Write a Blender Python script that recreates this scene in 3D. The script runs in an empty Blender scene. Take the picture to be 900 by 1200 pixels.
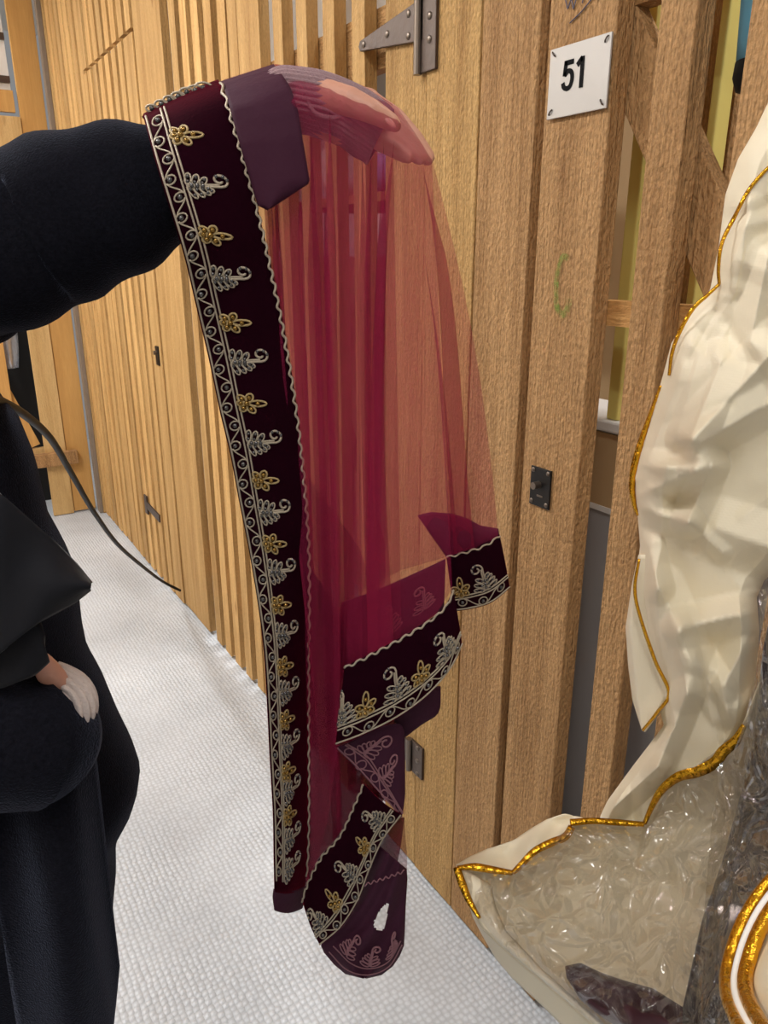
import bpy, bmesh, math, random
import numpy as np
from mathutils import Vector, Matrix

SC = bpy.context.scene
COL = SC.collection
random.seed(7)
rng = np.random.default_rng(11)

# ------------------------------------------------------------------ camera
H = 1.45
FOC = 890.0                      # focal length in pixels of the 900 x 1200 frame
TH = math.radians(18.6)          # pitch down
PS = math.radians(32.1)          # heading, clockwise from +Y
F0 = np.array([math.sin(PS), math.cos(PS), 0.0])
RV = np.array([math.cos(PS), -math.sin(PS), 0.0])
ZV = np.array([0.0, 0.0, 1.0])
FW = F0 * math.cos(TH) - ZV * math.sin(TH)
UP = F0 * math.sin(TH) + ZV * math.cos(TH)
CAM = np.array([0.0, 0.0, H])
cam_d = bpy.data.cameras.new('camera')
cam_d.sensor_fit = 'VERTICAL'
cam_d.sensor_height = 36.0
cam_d.lens = FOC / 1200.0 * 36.0
cam_d.clip_start = 0.02
cam = bpy.data.objects.new('camera', cam_d)
COL.objects.link(cam)
cam.matrix_world = Matrix(((RV[0], UP[0], -FW[0], CAM[0]), (RV[1], UP[1], -FW[1], CAM[1]),
                           (RV[2], UP[2], -FW[2], CAM[2]), (0, 0, 0, 1)))
SC.camera = cam

# ------------------------------------------------------------------ world, lights, exposure
SC.view_settings.view_transform = 'Standard'
SC.view_settings.look = 'None'
SC.view_settings.exposure = 0.22
SC.view_settings.gamma = 1.0
SC.view_settings.use_curve_mapping = False
SC.cycles.transparent_max_bounces = 40
SC.cycles.max_bounces = 8
wd = bpy.data.worlds.new('world')
SC.world = wd
wd.use_nodes = True
wd.node_tree.nodes['Background'].inputs['Color'].default_value = (1.0, 1.0, 1.0, 1)
wd.node_tree.nodes['Background'].inputs['Strength'].default_value = 0.2
D = 0.865                        # the slatted wall stands at x = D
CEIL = 2.95


def area(name, loc, size_x, size_y, power, color=(1.0, 0.995, 0.985), rot=(0, 0, 0)):
    l = bpy.data.lights.new(name, 'AREA')
    l.shape = 'RECTANGLE'
    l.size = size_x
    l.size_y = size_y
    l.energy = power
    l.color = color
    o = bpy.data.objects.new(name, l)
    o.location = loc
    o.rotation_euler = rot
    COL.objects.link(o)
    return o


LAMPS = [((-0.45, -0.5), 22), ((-0.6, 2.3), 48), ((-0.6, 4.5), 34), ((1.25, 0.3), 16), ((2.1, 2.9), 34)]  # the last two stand over the cells, added to brighten their inside
for (lx, ly), pw in LAMPS:
    area('ceiling_lamp_light', (lx, ly, CEIL - 0.09), 0.16, 1.3, pw)


# ------------------------------------------------------------------ helpers
def P(px, py, h):
    """point of the ray through a photo pixel at horizontal distance h in front of the camera"""
    r = FW + (px - 450) / FOC * RV - (py - 600) / FOC * UP
    return CAM + r * (h / (r @ F0))


def W(r, h, z):
    return RV * r + F0 * h + ZV * z


def onwall(px, py, x=D):
    r = FW + (px - 450) / FOC * RV - (py - 600) / FOC * UP
    return CAM + r * (x / r[0])


def interp(pts, n):
    """resample a polyline evenly by arc length, smoothed (Catmull-Rom)"""
    p = np.array(pts, float)
    if len(p) > 2:
        q = np.vstack([2 * p[0] - p[1], p, 2 * p[-1] - p[-2]])
        out = []
        for i in range(1, len(q) - 2):
            for t in np.linspace(0, 1, 12, endpoint=False):
                a, b, c, d = q[i - 1], q[i], q[i + 1], q[i + 2]
                out.append(0.5 * (2 * b + (c - a) * t + (2 * a - 5 * b + 4 * c - d) * t * t + (3 * b - a - 3 * c + d) * t ** 3))
        out.append(p[-1])
        p = np.array(out)
    return lin(p, n)


def lin(pts, n):
    p = np.array(pts, float)
    s = np.concatenate([[0], np.cumsum(np.linalg.norm(np.diff(p, axis=0), axis=1))])
    t = np.linspace(0, s[-1], n)
    return np.stack([np.interp(t, s, p[:, k]) for k in range(p.shape[1])], 1)


class MB:
    def __init__(self):
        self.v = []
        self.f = []

    def add(self, vs, fs):
        o = len(self.v)
        self.v += [tuple(map(float, x)) for x in vs]
        self.f += [tuple(i + o for i in f) for f in fs]

    def box(self, x0, x1, y0, y1, z0, z1, jit=0.0):
        j = lambda: random.uniform(-jit, jit)
        a, b = j(), j()
        vs = [(x0, y0 + a, z0), (x1, y0 + a, z0), (x1, y1 + a, z0), (x0, y1 + a, z0),
              (x0, y0 + b, z1), (x1, y0 + b, z1), (x1, y1 + b, z1), (x0, y1 + b, z1)]
        self.add(vs, [(0, 3, 2, 1), (4, 5, 6, 7), (0, 1, 5, 4), (1, 2, 6, 5), (2, 3, 7, 6), (3, 0, 4, 7)])

    def bar(self, a, b, w, t, up=(1, 0, 0)):
        """rectangular bar from a to b; t measured along up, w across"""
        a, b, up = np.array(a, float), np.array(b, float), np.array(up, float)
        d = (b - a) / np.linalg.norm(b - a)
        n = up - d * (up @ d)
        n /= np.linalg.norm(n)
        s = np.cross(d, n)
        vs = []
        for c in (a, b):
            for (i, j) in ((-1, -1), (1, -1), (1, 1), (-1, 1)):
                vs.append(c + s * w / 2 * i + n * t / 2 * j)
        self.add(vs, [(0, 3, 2, 1), (4, 5, 6, 7), (0, 1, 5, 4), (1, 2, 6, 5), (2, 3, 7, 6), (3, 0, 4, 7)])

    def tube(self, pts, r, seg=6, cap=True, flat=None, closed=False):
        p = np.array(pts, float)
        n = len(p)
        rr = np.broadcast_to(np.array(r, float), (n,))
        if closed:
            tan = np.roll(p, -1, 0) - np.roll(p, 1, 0)
        else:
            tan = np.gradient(p, axis=0)
        tan /= np.maximum(np.linalg.norm(tan, axis=1, keepdims=True), 1e-9)
        ref = np.array([0, 0, 1.0]) if abs(tan[0][2]) < 0.9 else np.array([1.0, 0, 0])
        u = np.cross(tan[0], ref)
        u /= np.linalg.norm(u)
        vs = []
        for i in range(n):
            u = u - tan[i] * (u @ tan[i])
            u /= max(np.linalg.norm(u), 1e-9)
            w = np.cross(tan[i], u)
            for k in range(seg):
                a = 2 * math.pi * k / seg
                vs.append(p[i] + rr[i] * (math.cos(a) * u + math.sin(a) * w))
        fs = []
        m = n if closed else n - 1
        for i in range(m):
            i2 = (i + 1) % n
            for k in range(seg):
                k2 = (k + 1) % seg
                fs.append((i * seg + k, i * seg + k2, i2 * seg + k2, i2 * seg + k))
        if cap and not closed:
            fs.append(tuple(range(seg - 1, -1, -1)))
            fs.append(tuple((n - 1) * seg + k for k in range(seg)))
        self.add(vs, fs)

    def grid(self, g, closed_u=False):
        """g: array (rows, cols, 3)"""
        g = np.array(g, float)
        R, C = g.shape[:2]
        fs = []
        for i in range(R - 1):
            for j in range(C if closed_u else C - 1):
                j2 = (j + 1) % C
                fs.append((i * C + j, i * C + j2, (i + 1) * C + j2, (i + 1) * C + j))
        self.add(g.reshape(-1, 3), fs)

    def rings(self, rings, cap=True):
        g = np.array(rings, float)
        o = len(self.v)
        self.grid(g, True)
        C = g.shape[1]
        if cap:
            self.f.append(tuple(o + k for k in range(C - 1, -1, -1)))
            self.f.append(tuple(o + (len(g) - 1) * C + k for k in range(C)))

    def ball(self, c, r, nu=8, nv=5, scale=(1, 1, 1), frame=None):
        c = np.array(c, float)
        fr = np.eye(3) if frame is None else np.array(frame)
        vs = []
        for i in range(1, nv):
            t = math.pi * i / nv
            for k in range(nu):
                a = 2 * math.pi * k / nu
                q = np.array([math.sin(t) * math.cos(a) * scale[0], math.sin(t) * math.sin(a) * scale[1], math.cos(t) * scale[2]]) * r
                vs.append(c + q @ fr)
        top = len(vs)
        vs.append(c + np.array([0, 0, scale[2] * r]) @ fr)
        vs.append(c - np.array([0, 0, scale[2] * r]) @ fr)
        fs = []
        for i in range(nv - 2):
            for k in range(nu):
                k2 = (k + 1) % nu
                fs.append((i * nu + k, (i + 1) * nu + k, (i + 1) * nu + k2, i * nu + k2))
        for k in range(nu):
            fs.append((top, k, (k + 1) % nu))
            fs.append((top + 1, (nv - 2) * nu + (k + 1) % nu, (nv - 2) * nu + k))
        self.add(vs, fs)

    def build(self, name, mat, parent=None, smooth=False, bevel=0.0, solid=0.0, sub=0):
        me = bpy.data.meshes.new(name)
        me.from_pydata(self.v, [], self.f)
        me.validate()
        me.update()
        if smooth:
            for p in me.polygons:
                p.use_smooth = True
        o = bpy.data.objects.new(name, me)
        COL.objects.link(o)
        if mat:
            me.materials.append(mat)
        if parent:
            o.parent = parent
        if solid:
            m = o.modifiers.new('solid', 'SOLIDIFY')
            m.thickness = solid
            m.offset = 0
        if bevel:
            m = o.modifiers.new('bevel', 'BEVEL')
            m.width = bevel
            m.segments = 2
        if sub:
            m = o.modifiers.new('sub', 'SUBSURF')
            m.levels = m.render_levels = sub
        return o


def empty(name, loc=(0, 0, 0)):
    o = bpy.data.objects.new(name, None)
    o.empty_display_size = 0.05
    COL.objects.link(o)
    return o


def tag(o, label=None, cat=None, group=None, kind=None):
    if label:
        o['label'] = label
    if cat:
        o['category'] = cat
    if group:
        o['group'] = group
    if kind:
        o['kind'] = kind
    return o


# ------------------------------------------------------------------ materials
class NT:
    def __init__(self, name):
        self.m = bpy.data.materials.new(name)
        self.m.use_nodes = True
        self.t = self.m.node_tree
        self.t.nodes.clear()
        self.out = self.n('ShaderNodeOutputMaterial')

    def n(self, typ, **kw):
        x = self.t.nodes.new(typ)
        for k, v in kw.items():
            if k.startswith('i_'):
                x.inputs[k[2:].replace('_', ' ')].default_value = v
            else:
                setattr(x, k, v)
        return x

    def l(self, a, b):
        self.t.links.new(a, b)


def srgb(r, g, b):
    f = lambda c: (c / 255 / 12.92) if c / 255 <= 0.04045 else ((c / 255 + 0.055) / 1.055) ** 2.4
    return (f(r), f(g), f(b), 1)


def simple(name, col, rough=0.6, metal=0.0, bump=0.0, bscale=200.0, sheen=0.0, sheen_tint=None, spec=0.5, vary=0.0, vscale=8.0):
    t = NT(name)
    b = t.n('ShaderNodeBsdfPrincipled')
    b.inputs['Base Color'].default_value = col
    b.inputs['Roughness'].default_value = rough
    b.inputs['Metallic'].default_value = metal
    b.inputs['Specular IOR Level'].default_value = spec
    if sheen:
        b.inputs['Sheen Weight'].default_value = sheen
        b.inputs['Sheen Roughness'].default_value = 0.35
        b.inputs['Sheen Tint'].default_value = sheen_tint or (1, 1, 1, 1)
    tc = t.n('ShaderNodeTexCoord')
    if vary:
        nz = t.n('ShaderNodeTexNoise')
        nz.inputs['Scale'].default_value = vscale
        nz.inputs['Detail'].default_value = 4
        t.l(tc.outputs['Object'], nz.inputs['Vector'])
        mr = t.n('ShaderNodeMapRange')
        mr.inputs['To Min'].default_value = 1 - vary
        mr.inputs['To Max'].default_value = 1 + vary
        t.l(nz.outputs['Fac'], mr.inputs['Value'])
        mx = t.n('ShaderNodeVectorMath', operation='SCALE')
        mx.inputs[0].default_value = col[:3]
        t.l(mr.outputs[0], mx.inputs['Scale'])
        t.l(mx.outputs[0], b.inputs['Base Color'])
    if bump:
        n2 = t.n('ShaderNodeTexNoise')
        n2.inputs['Scale'].default_value = bscale
        n2.inputs['Detail'].default_value = 3
        t.l(tc.outputs['Object'], n2.inputs['Vector'])
        bp = t.n('ShaderNodeBump')
        bp.inputs['Strength'].default_value = bump
        bp.inputs['Distance'].default_value = 0.004
        t.l(n2.outputs['Fac'], bp.inputs['Height'])
        t.l(bp.outputs['Normal'], b.inputs['Normal'])
    t.l(b.outputs[0], t.out.inputs['Surface'])
    return t.m


def wood(name, c_lo, c_hi, axis='z', rough_saw=0.5, knots=True, tone=0.16):
    t = NT(name)
    b = t.n('ShaderNodeBsdfPrincipled')
    b.inputs['Roughness'].default_value = 0.7
    b.inputs['Specular IOR Level'].default_value = 0.25
    geo = t.n('ShaderNodeNewGeometry')
    tc = t.n('ShaderNodeTexCoord')
    # shift the grain of every board
    off = t.n('ShaderNodeVectorMath', operation='SCALE')
    off.inputs[0].default_value = (3.1, 7.7, 13.3)
    t.l(geo.outputs['Random Per Island'], off.inputs['Scale'])
    add = t.n('ShaderNodeVectorMath', operation='ADD')
    t.l(tc.outputs['Object'], add.inputs[0])
    t.l(off.outputs[0], add.inputs[1])

    def mapped(sc, sl):
        s = {'z': (sc, sc, sl), 'y': (sc, sl, sc), 'x': (sl, sc, sc)}[axis]
        m = t.n('ShaderNodeVectorMath', operation='MULTIPLY')
        m.inputs[1].default_value = s
        t.l(add.outputs[0], m.inputs[0])
        return m.outputs[0]
    n1 = t.n('ShaderNodeTexNoise')
    n1.inputs['Scale'].default_value = 1.0
    n1.inputs['Detail'].default_value = 5
    n1.inputs['Distortion'].default_value = 0.6
    t.l(mapped(24, 1.6), n1.inputs['Vector'])
    n2 = t.n('ShaderNodeTexNoise')
    n2.inputs['Scale'].default_value = 1.0
    n2.inputs['Detail'].default_value = 3
    t.l(mapped(210, 14), n2.inputs['Vector'])
    mixn = t.n('ShaderNodeMix')
    mixn.inputs[0].default_value = 0.35
    t.l(n1.outputs['Fac'], mixn.inputs[2])
    t.l(n2.outputs['Fac'], mixn.inputs[3])
    rp = t.n('ShaderNodeValToRGB')
    rp.color_ramp.elements[0].position = 0.3
    rp.color_ramp.elements[0].color = c_lo
    rp.color_ramp.elements[1].position = 0.68
    rp.color_ramp.elements[1].color = c_hi
    t.l(mixn.outputs[0], rp.inputs['Fac'])
    colr = rp.outputs['Color']
    if knots:
        vo = t.n('ShaderNodeTexVoronoi')
        vo.inputs['Scale'].default_value = 1.0
        t.l(mapped(9, 2.6), vo.inputs['Vector'])
        r2 = t.n('ShaderNodeValToRGB')
        r2.color_ramp.elements[0].position = 0.02
        r2.color_ramp.elements[0].color = (0.42, 0.3, 0.2, 1)
        r2.color_ramp.elements[1].position = 0.10
        r2.color_ramp.elements[1].color = (1, 1, 1, 1)
        t.l(vo.outputs['Distance'], r2.inputs['Fac'])
        mk = t.n('ShaderNodeMix', data_type='RGBA', blend_type='MULTIPLY')
        mk.inputs[0].default_value = 0.75
        t.l(colr, mk.inputs[6])
        t.l(r2.outputs['Color'], mk.inputs[7])
        colr = mk.outputs[2]
    n4 = t.n('ShaderNodeTexNoise')
    n4.inputs['Scale'].default_value = 1.0
    n4.inputs['Detail'].default_value = 2
    t.l(mapped(330, 120), n4.inputs['Vector'])
    r4 = t.n('ShaderNodeMapRange')
    r4.inputs['From Min'].default_value = 0.32
    r4.inputs['From Max'].default_value = 0.62
    r4.inputs['To Min'].default_value = 1 - 0.22 * min(1, rough_saw)
    r4.inputs['To Max'].default_value = 1 + 0.12 * min(1, rough_saw)
    t.l(n4.outputs['Fac'], r4.inputs['Value'])
    s4 = t.n('ShaderNodeVectorMath', operation='SCALE')
    t.l(colr, s4.inputs[0])
    t.l(r4.outputs[0], s4.inputs['Scale'])
    colr = s4.outputs[0]
    mr = t.n('ShaderNodeMapRange')
    mr.inputs['To Min'].default_value = 1 - tone
    mr.inputs['To Max'].default_value = 1 + tone
    t.l(geo.outputs['Random Per Island'], mr.inputs['Value'])
    sc = t.n('ShaderNodeVectorMath', operation='SCALE')
    t.l(colr, sc.inputs[0])
    t.l(mr.outputs[0], sc.inputs['Scale'])
    t.l(sc.outputs[0], b.inputs['Base Color'])
    n3 = t.n('ShaderNodeTexNoise')
    n3.inputs['Scale'].default_value = 1.0
    n3.inputs['Detail'].default_value = 4
    t.l(mapped(190, 110), n3.inputs['Vector'])
    ma = t.n('ShaderNodeMath', operation='ADD')
    t.l(n3.outputs['Fac'], ma.inputs[0])
    t.l(n2.outputs['Fac'], ma.inputs[1])
    bp = t.n('ShaderNodeBump')
    bp.inputs['Strength'].default_value = rough_saw
    bp.inputs['Distance'].default_value = 0.006
    t.l(ma.outputs[0], bp.inputs['Height'])
    t.l(bp.outputs['Normal'], b.inputs['Normal'])
    t.l(b.outputs[0], t.out.inputs['Surface'])
    return t.m


M = {}
M['wood'] = wood('slat_wood', srgb(166, 124, 72), srgb(208, 168, 110), tone=0.2)
M['wood_mid'] = wood('rough_board_wood', srgb(162, 122, 72), srgb(204, 164, 106), rough_saw=0.9)
M['wood_y'] = wood('rail_wood', srgb(165, 116, 64), srgb(208, 160, 100), axis='y')
M['wood_brown'] = wood('brown_rough_wood', srgb(152, 112, 70), srgb(194, 152, 104), rough_saw=1.0)
M['wood_brown_y'] = wood('brown_rail_wood', srgb(142, 102, 62), srgb(184, 142, 92), axis='y', rough_saw=0.8)
M['wood_orange'] = wood('orange_panel_wood', srgb(190, 142, 80), srgb(214, 166, 100), rough_saw=0.05, knots=False, tone=0.05)
M['wood_pale'] = wood('pale_plank_wood', srgb(190, 152, 96), srgb(222, 186, 130), rough_saw=0.3)


def floor_mat():
    t = NT('embossed_vinyl')
    b = t.n('ShaderNodeBsdfPrincipled')
    b.inputs['Roughness'].default_value = 0.38
    tc = t.n('ShaderNodeTexCoord')
    n = t.n('ShaderNodeTexNoise')
    n.inputs['Scale'].default_value = 2.2
    n.inputs['Detail'].default_value = 6
    t.l(tc.outputs['Object'], n.inputs['Vector'])
    rp = t.n('ShaderNodeValToRGB')
    rp.color_ramp.elements[0].position = 0.3
    rp.color_ramp.elements[0].color = srgb(194, 199, 206)
    rp.color_ramp.elements[1].position = 0.7
    rp.color_ramp.elements[1].color = srgb(221, 226, 233)
    t.l(n.outputs['Fac'], rp.inputs['Fac'])
    vo = t.n('ShaderNodeTexVoronoi')
    vo.inputs['Scale'].default_value = 78
    vo.inputs['Randomness'].default_value = 0.3
    t.l(tc.outputs['Object'], vo.inputs['Vector'])
    n2 = t.n('ShaderNodeTexNoise')
    n2.inputs['Scale'].default_value = 3.5
    n2.inputs['Detail'].default_value = 4
    t.l(tc.outputs['Object'], n2.inputs['Vector'])
    st = t.n('ShaderNodeMapRange')
    st.inputs['From Min'].default_value = 0.35
    st.inputs['From Max'].default_value = 0.6
    st.inputs['To Min'].default_value = 0.35
    st.inputs['To Max'].default_value = 0.9
    t.l(n2.outputs['Fac'], st.inputs['Value'])
    # worn dirt between the dimples
    r3 = t.n('ShaderNodeMapRange')
    r3.inputs['From Min'].default_value = 0.25
    r3.inputs['From Max'].default_value = 0.55
    r3.inputs['To Min'].default_value = 1.0
    r3.inputs['To Max'].default_value = 0.80
    t.l(vo.outputs['Distance'], r3.inputs['Value'])
    sc = t.n('ShaderNodeVectorMath', operation='SCALE')
    t.l(rp.outputs['Color'], sc.inputs[0])
    t.l(r3.outputs[0], sc.inputs['Scale'])
    t.l(sc.outputs[0], b.inputs['Base Color'])
    bp = t.n('ShaderNodeBump')
    bp.invert = True
    bp.inputs['Distance'].default_value = 0.005
    t.l(st.outputs[0], bp.inputs['Strength'])
    t.l(vo.outputs['Distance'], bp.inputs['Height'])
    t.l(bp.outputs['Normal'], b.inputs['Normal'])
    t.l(b.outputs[0], t.out.inputs['Surface'])
    return t.m


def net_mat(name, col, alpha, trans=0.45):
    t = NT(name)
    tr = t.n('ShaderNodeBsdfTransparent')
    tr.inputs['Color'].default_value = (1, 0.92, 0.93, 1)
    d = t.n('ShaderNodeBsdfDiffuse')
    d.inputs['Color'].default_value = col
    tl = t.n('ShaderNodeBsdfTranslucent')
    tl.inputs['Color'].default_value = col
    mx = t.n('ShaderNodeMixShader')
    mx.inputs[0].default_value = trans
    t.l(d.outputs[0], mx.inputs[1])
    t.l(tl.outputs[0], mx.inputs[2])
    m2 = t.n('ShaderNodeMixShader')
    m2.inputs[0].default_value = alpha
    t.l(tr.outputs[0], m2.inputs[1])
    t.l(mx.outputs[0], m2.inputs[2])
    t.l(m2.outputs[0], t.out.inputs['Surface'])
    return t.m


def plastic_mat():
    t = NT('clear_crinkled_plastic')
    tc = t.n('ShaderNodeTexCoord')
    n = t.n('ShaderNodeTexNoise')
    n.inputs['Scale'].default_value = 9
    n.inputs['Detail'].default_value = 3
    t.l(tc.outputs['Object'], n.inputs['Vector'])
    off = t.n('ShaderNodeVectorMath', operation='SCALE')
    off.inputs['Scale'].default_value = 0.11
    t.l(n.outputs['Color'], off.inputs[0])
    av = t.n('ShaderNodeVectorMath', operation='ADD')
    t.l(tc.outputs['Object'], av.inputs[0])
    t.l(off.outputs[0], av.inputs[1])
    hsum = None
    for sc_, wt in ((13, 1.0), (31, 0.45)):
        vo = t.n('ShaderNodeTexVoronoi')
        vo.feature = 'DISTANCE_TO_EDGE'
        vo.inputs['Scale'].default_value = sc_
        t.l(av.outputs[0], vo.inputs['Vector'])
        rg = t.n('ShaderNodeMapRange')
        rg.interpolation_type = 'SMOOTHSTEP'
        rg.inputs['From Max'].default_value = 0.16
        rg.inputs['To Min'].default_value = wt
        rg.inputs['To Max'].default_value = 0.0
        t.l(vo.outputs['Distance'], rg.inputs['Value'])
        if hsum is None:
            hsum = rg.outputs[0]
        else:
            ad = t.n('ShaderNodeMath', operation='ADD')
            t.l(hsum, ad.inputs[0])
            t.l(rg.outputs[0], ad.inputs[1])
            hsum = ad.outputs[0]
    bp = t.n('ShaderNodeBump')
    bp.inputs['Strength'].default_value = 0.75
    bp.inputs['Distance'].default_value = 0.016
    t.l(hsum, bp.inputs['Height'])
    g = t.n('ShaderNodeBsdfGlossy')
    g.inputs['Roughness'].default_value = 0.12
    g.inputs['Color'].default_value = (1, 1, 1, 1)
    t.l(bp.outputs['Normal'], g.inputs['Normal'])
    tr = t.n('ShaderNodeBsdfTransparent')
    tr.inputs['Color'].default_value = (0.87, 0.845, 0.81, 1)
    df = t.n('ShaderNodeBsdfDiffuse')
    df.inputs['Color'].default_value = (0.62, 0.58, 0.56, 1)
    m0 = t.n('ShaderNodeMixShader')
    m0.inputs[0].default_value = 0.035
    t.l(tr.outputs[0], m0.inputs[1])
    t.l(df.outputs[0], m0.inputs[2])
    m1 = t.n('ShaderNodeMixShader')
    fr = t.n('ShaderNodeFresnel')
    fr.inputs['IOR'].default_value = 1.36
    t.l(bp.outputs['Normal'], fr.inputs['Normal'])
    ad2 = t.n('ShaderNodeMath', operation='ADD')
    ad2.inputs[1].default_value = 0.035
    t.l(fr.outputs[0], ad2.inputs[0])
    mn = t.n('ShaderNodeMath', operation='MINIMUM')
    mn.inputs[1].default_value = 0.22
    t.l(ad2.outputs[0], mn.inputs[0])
    t.l(mn.outputs[0], m1.inputs[0])
    t.l(m0.outputs[0], m1.inputs[1])
    t.l(g.outputs[0], m1.inputs[2])
    t.l(m1.outputs[0], t.out.inputs['Surface'])
    return t.m


def cream_mat():
    t = NT('cream_nonwoven_cloth')
    b = t.n('ShaderNodeBsdfPrincipled')
    b.inputs['Base Color'].default_value = srgb(240, 229, 203)
    b.inputs['Roughness'].default_value = 0.55
    tl = t.n('ShaderNodeBsdfTranslucent')
    tl.inputs['Color'].default_value = srgb(240, 226, 190)
    tc = t.n('ShaderNodeTexCoord')
    vo = t.n('ShaderNodeTexVoronoi')
    vo.inputs['Scale'].default_value = 420
    vo.inputs['Randomness'].default_value = 0.0
    t.l(tc.outputs['Object'], vo.inputs['Vector'])
    n = t.n('ShaderNodeTexNoise')
    n.inputs['Scale'].default_value = 30
    n.inputs['Detail'].default_value = 5
    t.l(tc.outputs['Object'], n.inputs['Vector'])
    b1 = t.n('ShaderNodeBump')
    b1.inputs['Strength'].default_value = 0.15
    b1.inputs['Distance'].default_value = 0.006
    t.l(n.outputs['Fac'], b1.inputs['Height'])
    b2 = t.n('ShaderNodeBump')
    b2.inputs['Strength'].default_value = 0.2
    b2.inputs['Distance'].default_value = 0.001
    t.l(vo.outputs['Distance'], b2.inputs['Height'])
    t.l(b1.outputs['Normal'], b2.inputs['Normal'])
    t.l(b2.outputs['Normal'], b.inputs['Normal'])
    mx = t.n('ShaderNodeMixShader')
    mx.inputs[0].default_value = 0.12
    t.l(b.outputs[0], mx.inputs[1])
    t.l(tl.outputs[0], mx.inputs[2])
    t.l(mx.outputs[0], t.out.inputs['Surface'])
    return t.m


M['floor'] = floor_mat()
M['net'] = net_mat('crimson_net', srgb(162, 44, 82), 0.35, 0.3)
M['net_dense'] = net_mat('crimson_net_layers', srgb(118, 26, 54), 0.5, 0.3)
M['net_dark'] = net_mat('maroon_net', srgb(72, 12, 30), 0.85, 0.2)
M['velvet'] = simple('maroon_velvet', srgb(27, 3, 13), 0.85, sheen=0.32, sheen_tint=srgb(200, 14, 66), spec=0.02, bump=0.15, bscale=300, vary=0.25, vscale=30)
M['velvet_back'] = simple('velvet_reverse', srgb(58, 24, 42), 0.75, sheen=0.1, sheen_tint=srgb(150, 60, 90), spec=0.15, bump=0.2, bscale=120)
M['silver'] = simple('silver_thread', srgb(178, 164, 144), 0.4, metal=0.4, bump=0.4, bscale=1500)
M['gold'] = simple('gold_thread', srgb(172, 148, 102), 0.38, metal=0.3, bump=0.4, bscale=1500)
M['dull_thread'] = simple('reverse_stitching', srgb(128, 84, 92), 0.6)
M['bead'] = simple('glass_bead', srgb(96, 94, 94), 0.12, metal=0.6)
M['gold_bead'] = simple('gold_bead', srgb(140, 108, 52), 0.15, metal=0.7)
M['fleece'] = simple('black_fleece', srgb(20, 20, 26), 0.95, bump=0.45, bscale=520, sheen=0.2, sheen_tint=(0.45, 0.5, 0.7, 1), spec=0.03, vary=0.9, vscale=330)
M['black_cloth'] = simple('smooth_black_cloth', srgb(21, 21, 26), 0.8, bump=0.2, bscale=60, spec=0.2, sheen=0.1)
M['trousers'] = simple('black_trousers', srgb(18, 18, 22), 0.85)
M['shoe'] = simple('black_shoe', srgb(16, 15, 15), 0.4)
M['knit'] = simple('mauve_grey_knit', srgb(152, 124, 128), 0.9, bump=0.5, bscale=500, spec=0.1, sheen=0.2)
M['skin'] = simple('skin', srgb(196, 142, 120), 0.5, bump=0.15, bscale=220, vary=0.06, vscale=40)
M['nail'] = simple('fingernail', srgb(216, 156, 138), 0.25)
M['hair'] = simple('dark_hair', srgb(30, 22, 18), 0.5)
M['eye'] = simple('eye_white', srgb(225, 222, 215), 0.2)
M['iron'] = simple('brown_iron', srgb(86, 72, 64), 0.42, metal=0.55, bump=0.2, bscale=90, vary=0.2)
M['steel'] = simple('worn_steel', srgb(120, 108, 98), 0.35, metal=0.8)
M['black_metal'] = simple('black_lock_plate', srgb(26, 23, 22), 0.4, metal=0.4)
M['alu'] = simple('aluminium_sign', srgb(184, 179, 174), 0.45, metal=0.2, spec=0.5, vary=0.04, vscale=15)
M['ink'] = simple('black_paint', srgb(20, 20, 22), 0.8, spec=0.1)
M['pen'] = simple('blue_pen', srgb(88, 84, 100), 0.6)
M['yellow'] = simple('pale_yellow_paint', srgb(226, 208, 118), 0.6)
M['white_paint'] = simple('white_paint', srgb(232, 230, 226), 0.5)
M['grey_panel'] = simple('grey_panel', srgb(166, 165, 166), 0.6)
M['beige_panel'] = simple('beige_panel', srgb(190, 160, 118), 0.6)
M['dark'] = simple('near_black', srgb(18, 17, 18), 0.8)
M['rubber'] = simple('black_rubber', srgb(12, 12, 12), 0.6, spec=0.25)
M['foil'] = simple('silver_foil', srgb(206, 208, 216), 0.25, metal=0.7, bump=1.0, bscale=40)
M['red'] = simple('dark_red_cloth', srgb(96, 14, 22), 0.7)
M['blue'] = simple('light_blue_cloth', srgb(110, 176, 206), 0.7)
M['lilac'] = simple('lilac_cloth', srgb(150, 130, 190), 0.7)
M['ceil'] = simple('ceiling_paint', srgb(225, 220, 212), 0.8)
M['strip_grey'] = simple('grey_strip_tone', srgb(132, 118, 104), 0.6, vary=0.1)
M['cream'] = cream_mat()
M['gold_foil'] = simple('gold_foil_ribbon', srgb(216, 160, 40), 0.22, metal=0.95, bump=0.7, bscale=130)
M['plastic'] = plastic_mat()
M['maroon'] = simple('maroon_garment', srgb(58, 20, 32), 0.6, bump=0.3, bscale=40, sheen=0.2)
M['purple_black'] = simple('dark_plum_garment', srgb(34, 24, 36), 0.6, bump=0.3, bscale=30, sheen=0.2)
lampm = NT('lamp_diffuser')
em = lampm.n('ShaderNodeEmission')
em.inputs['Color'].default_value = (1, 0.92, 0.8, 1)
em.inputs['Strength'].default_value = 4
lampm.l(em.outputs[0], lampm.out.inputs['Surface'])
M['lamp'] = lampm.m


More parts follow.
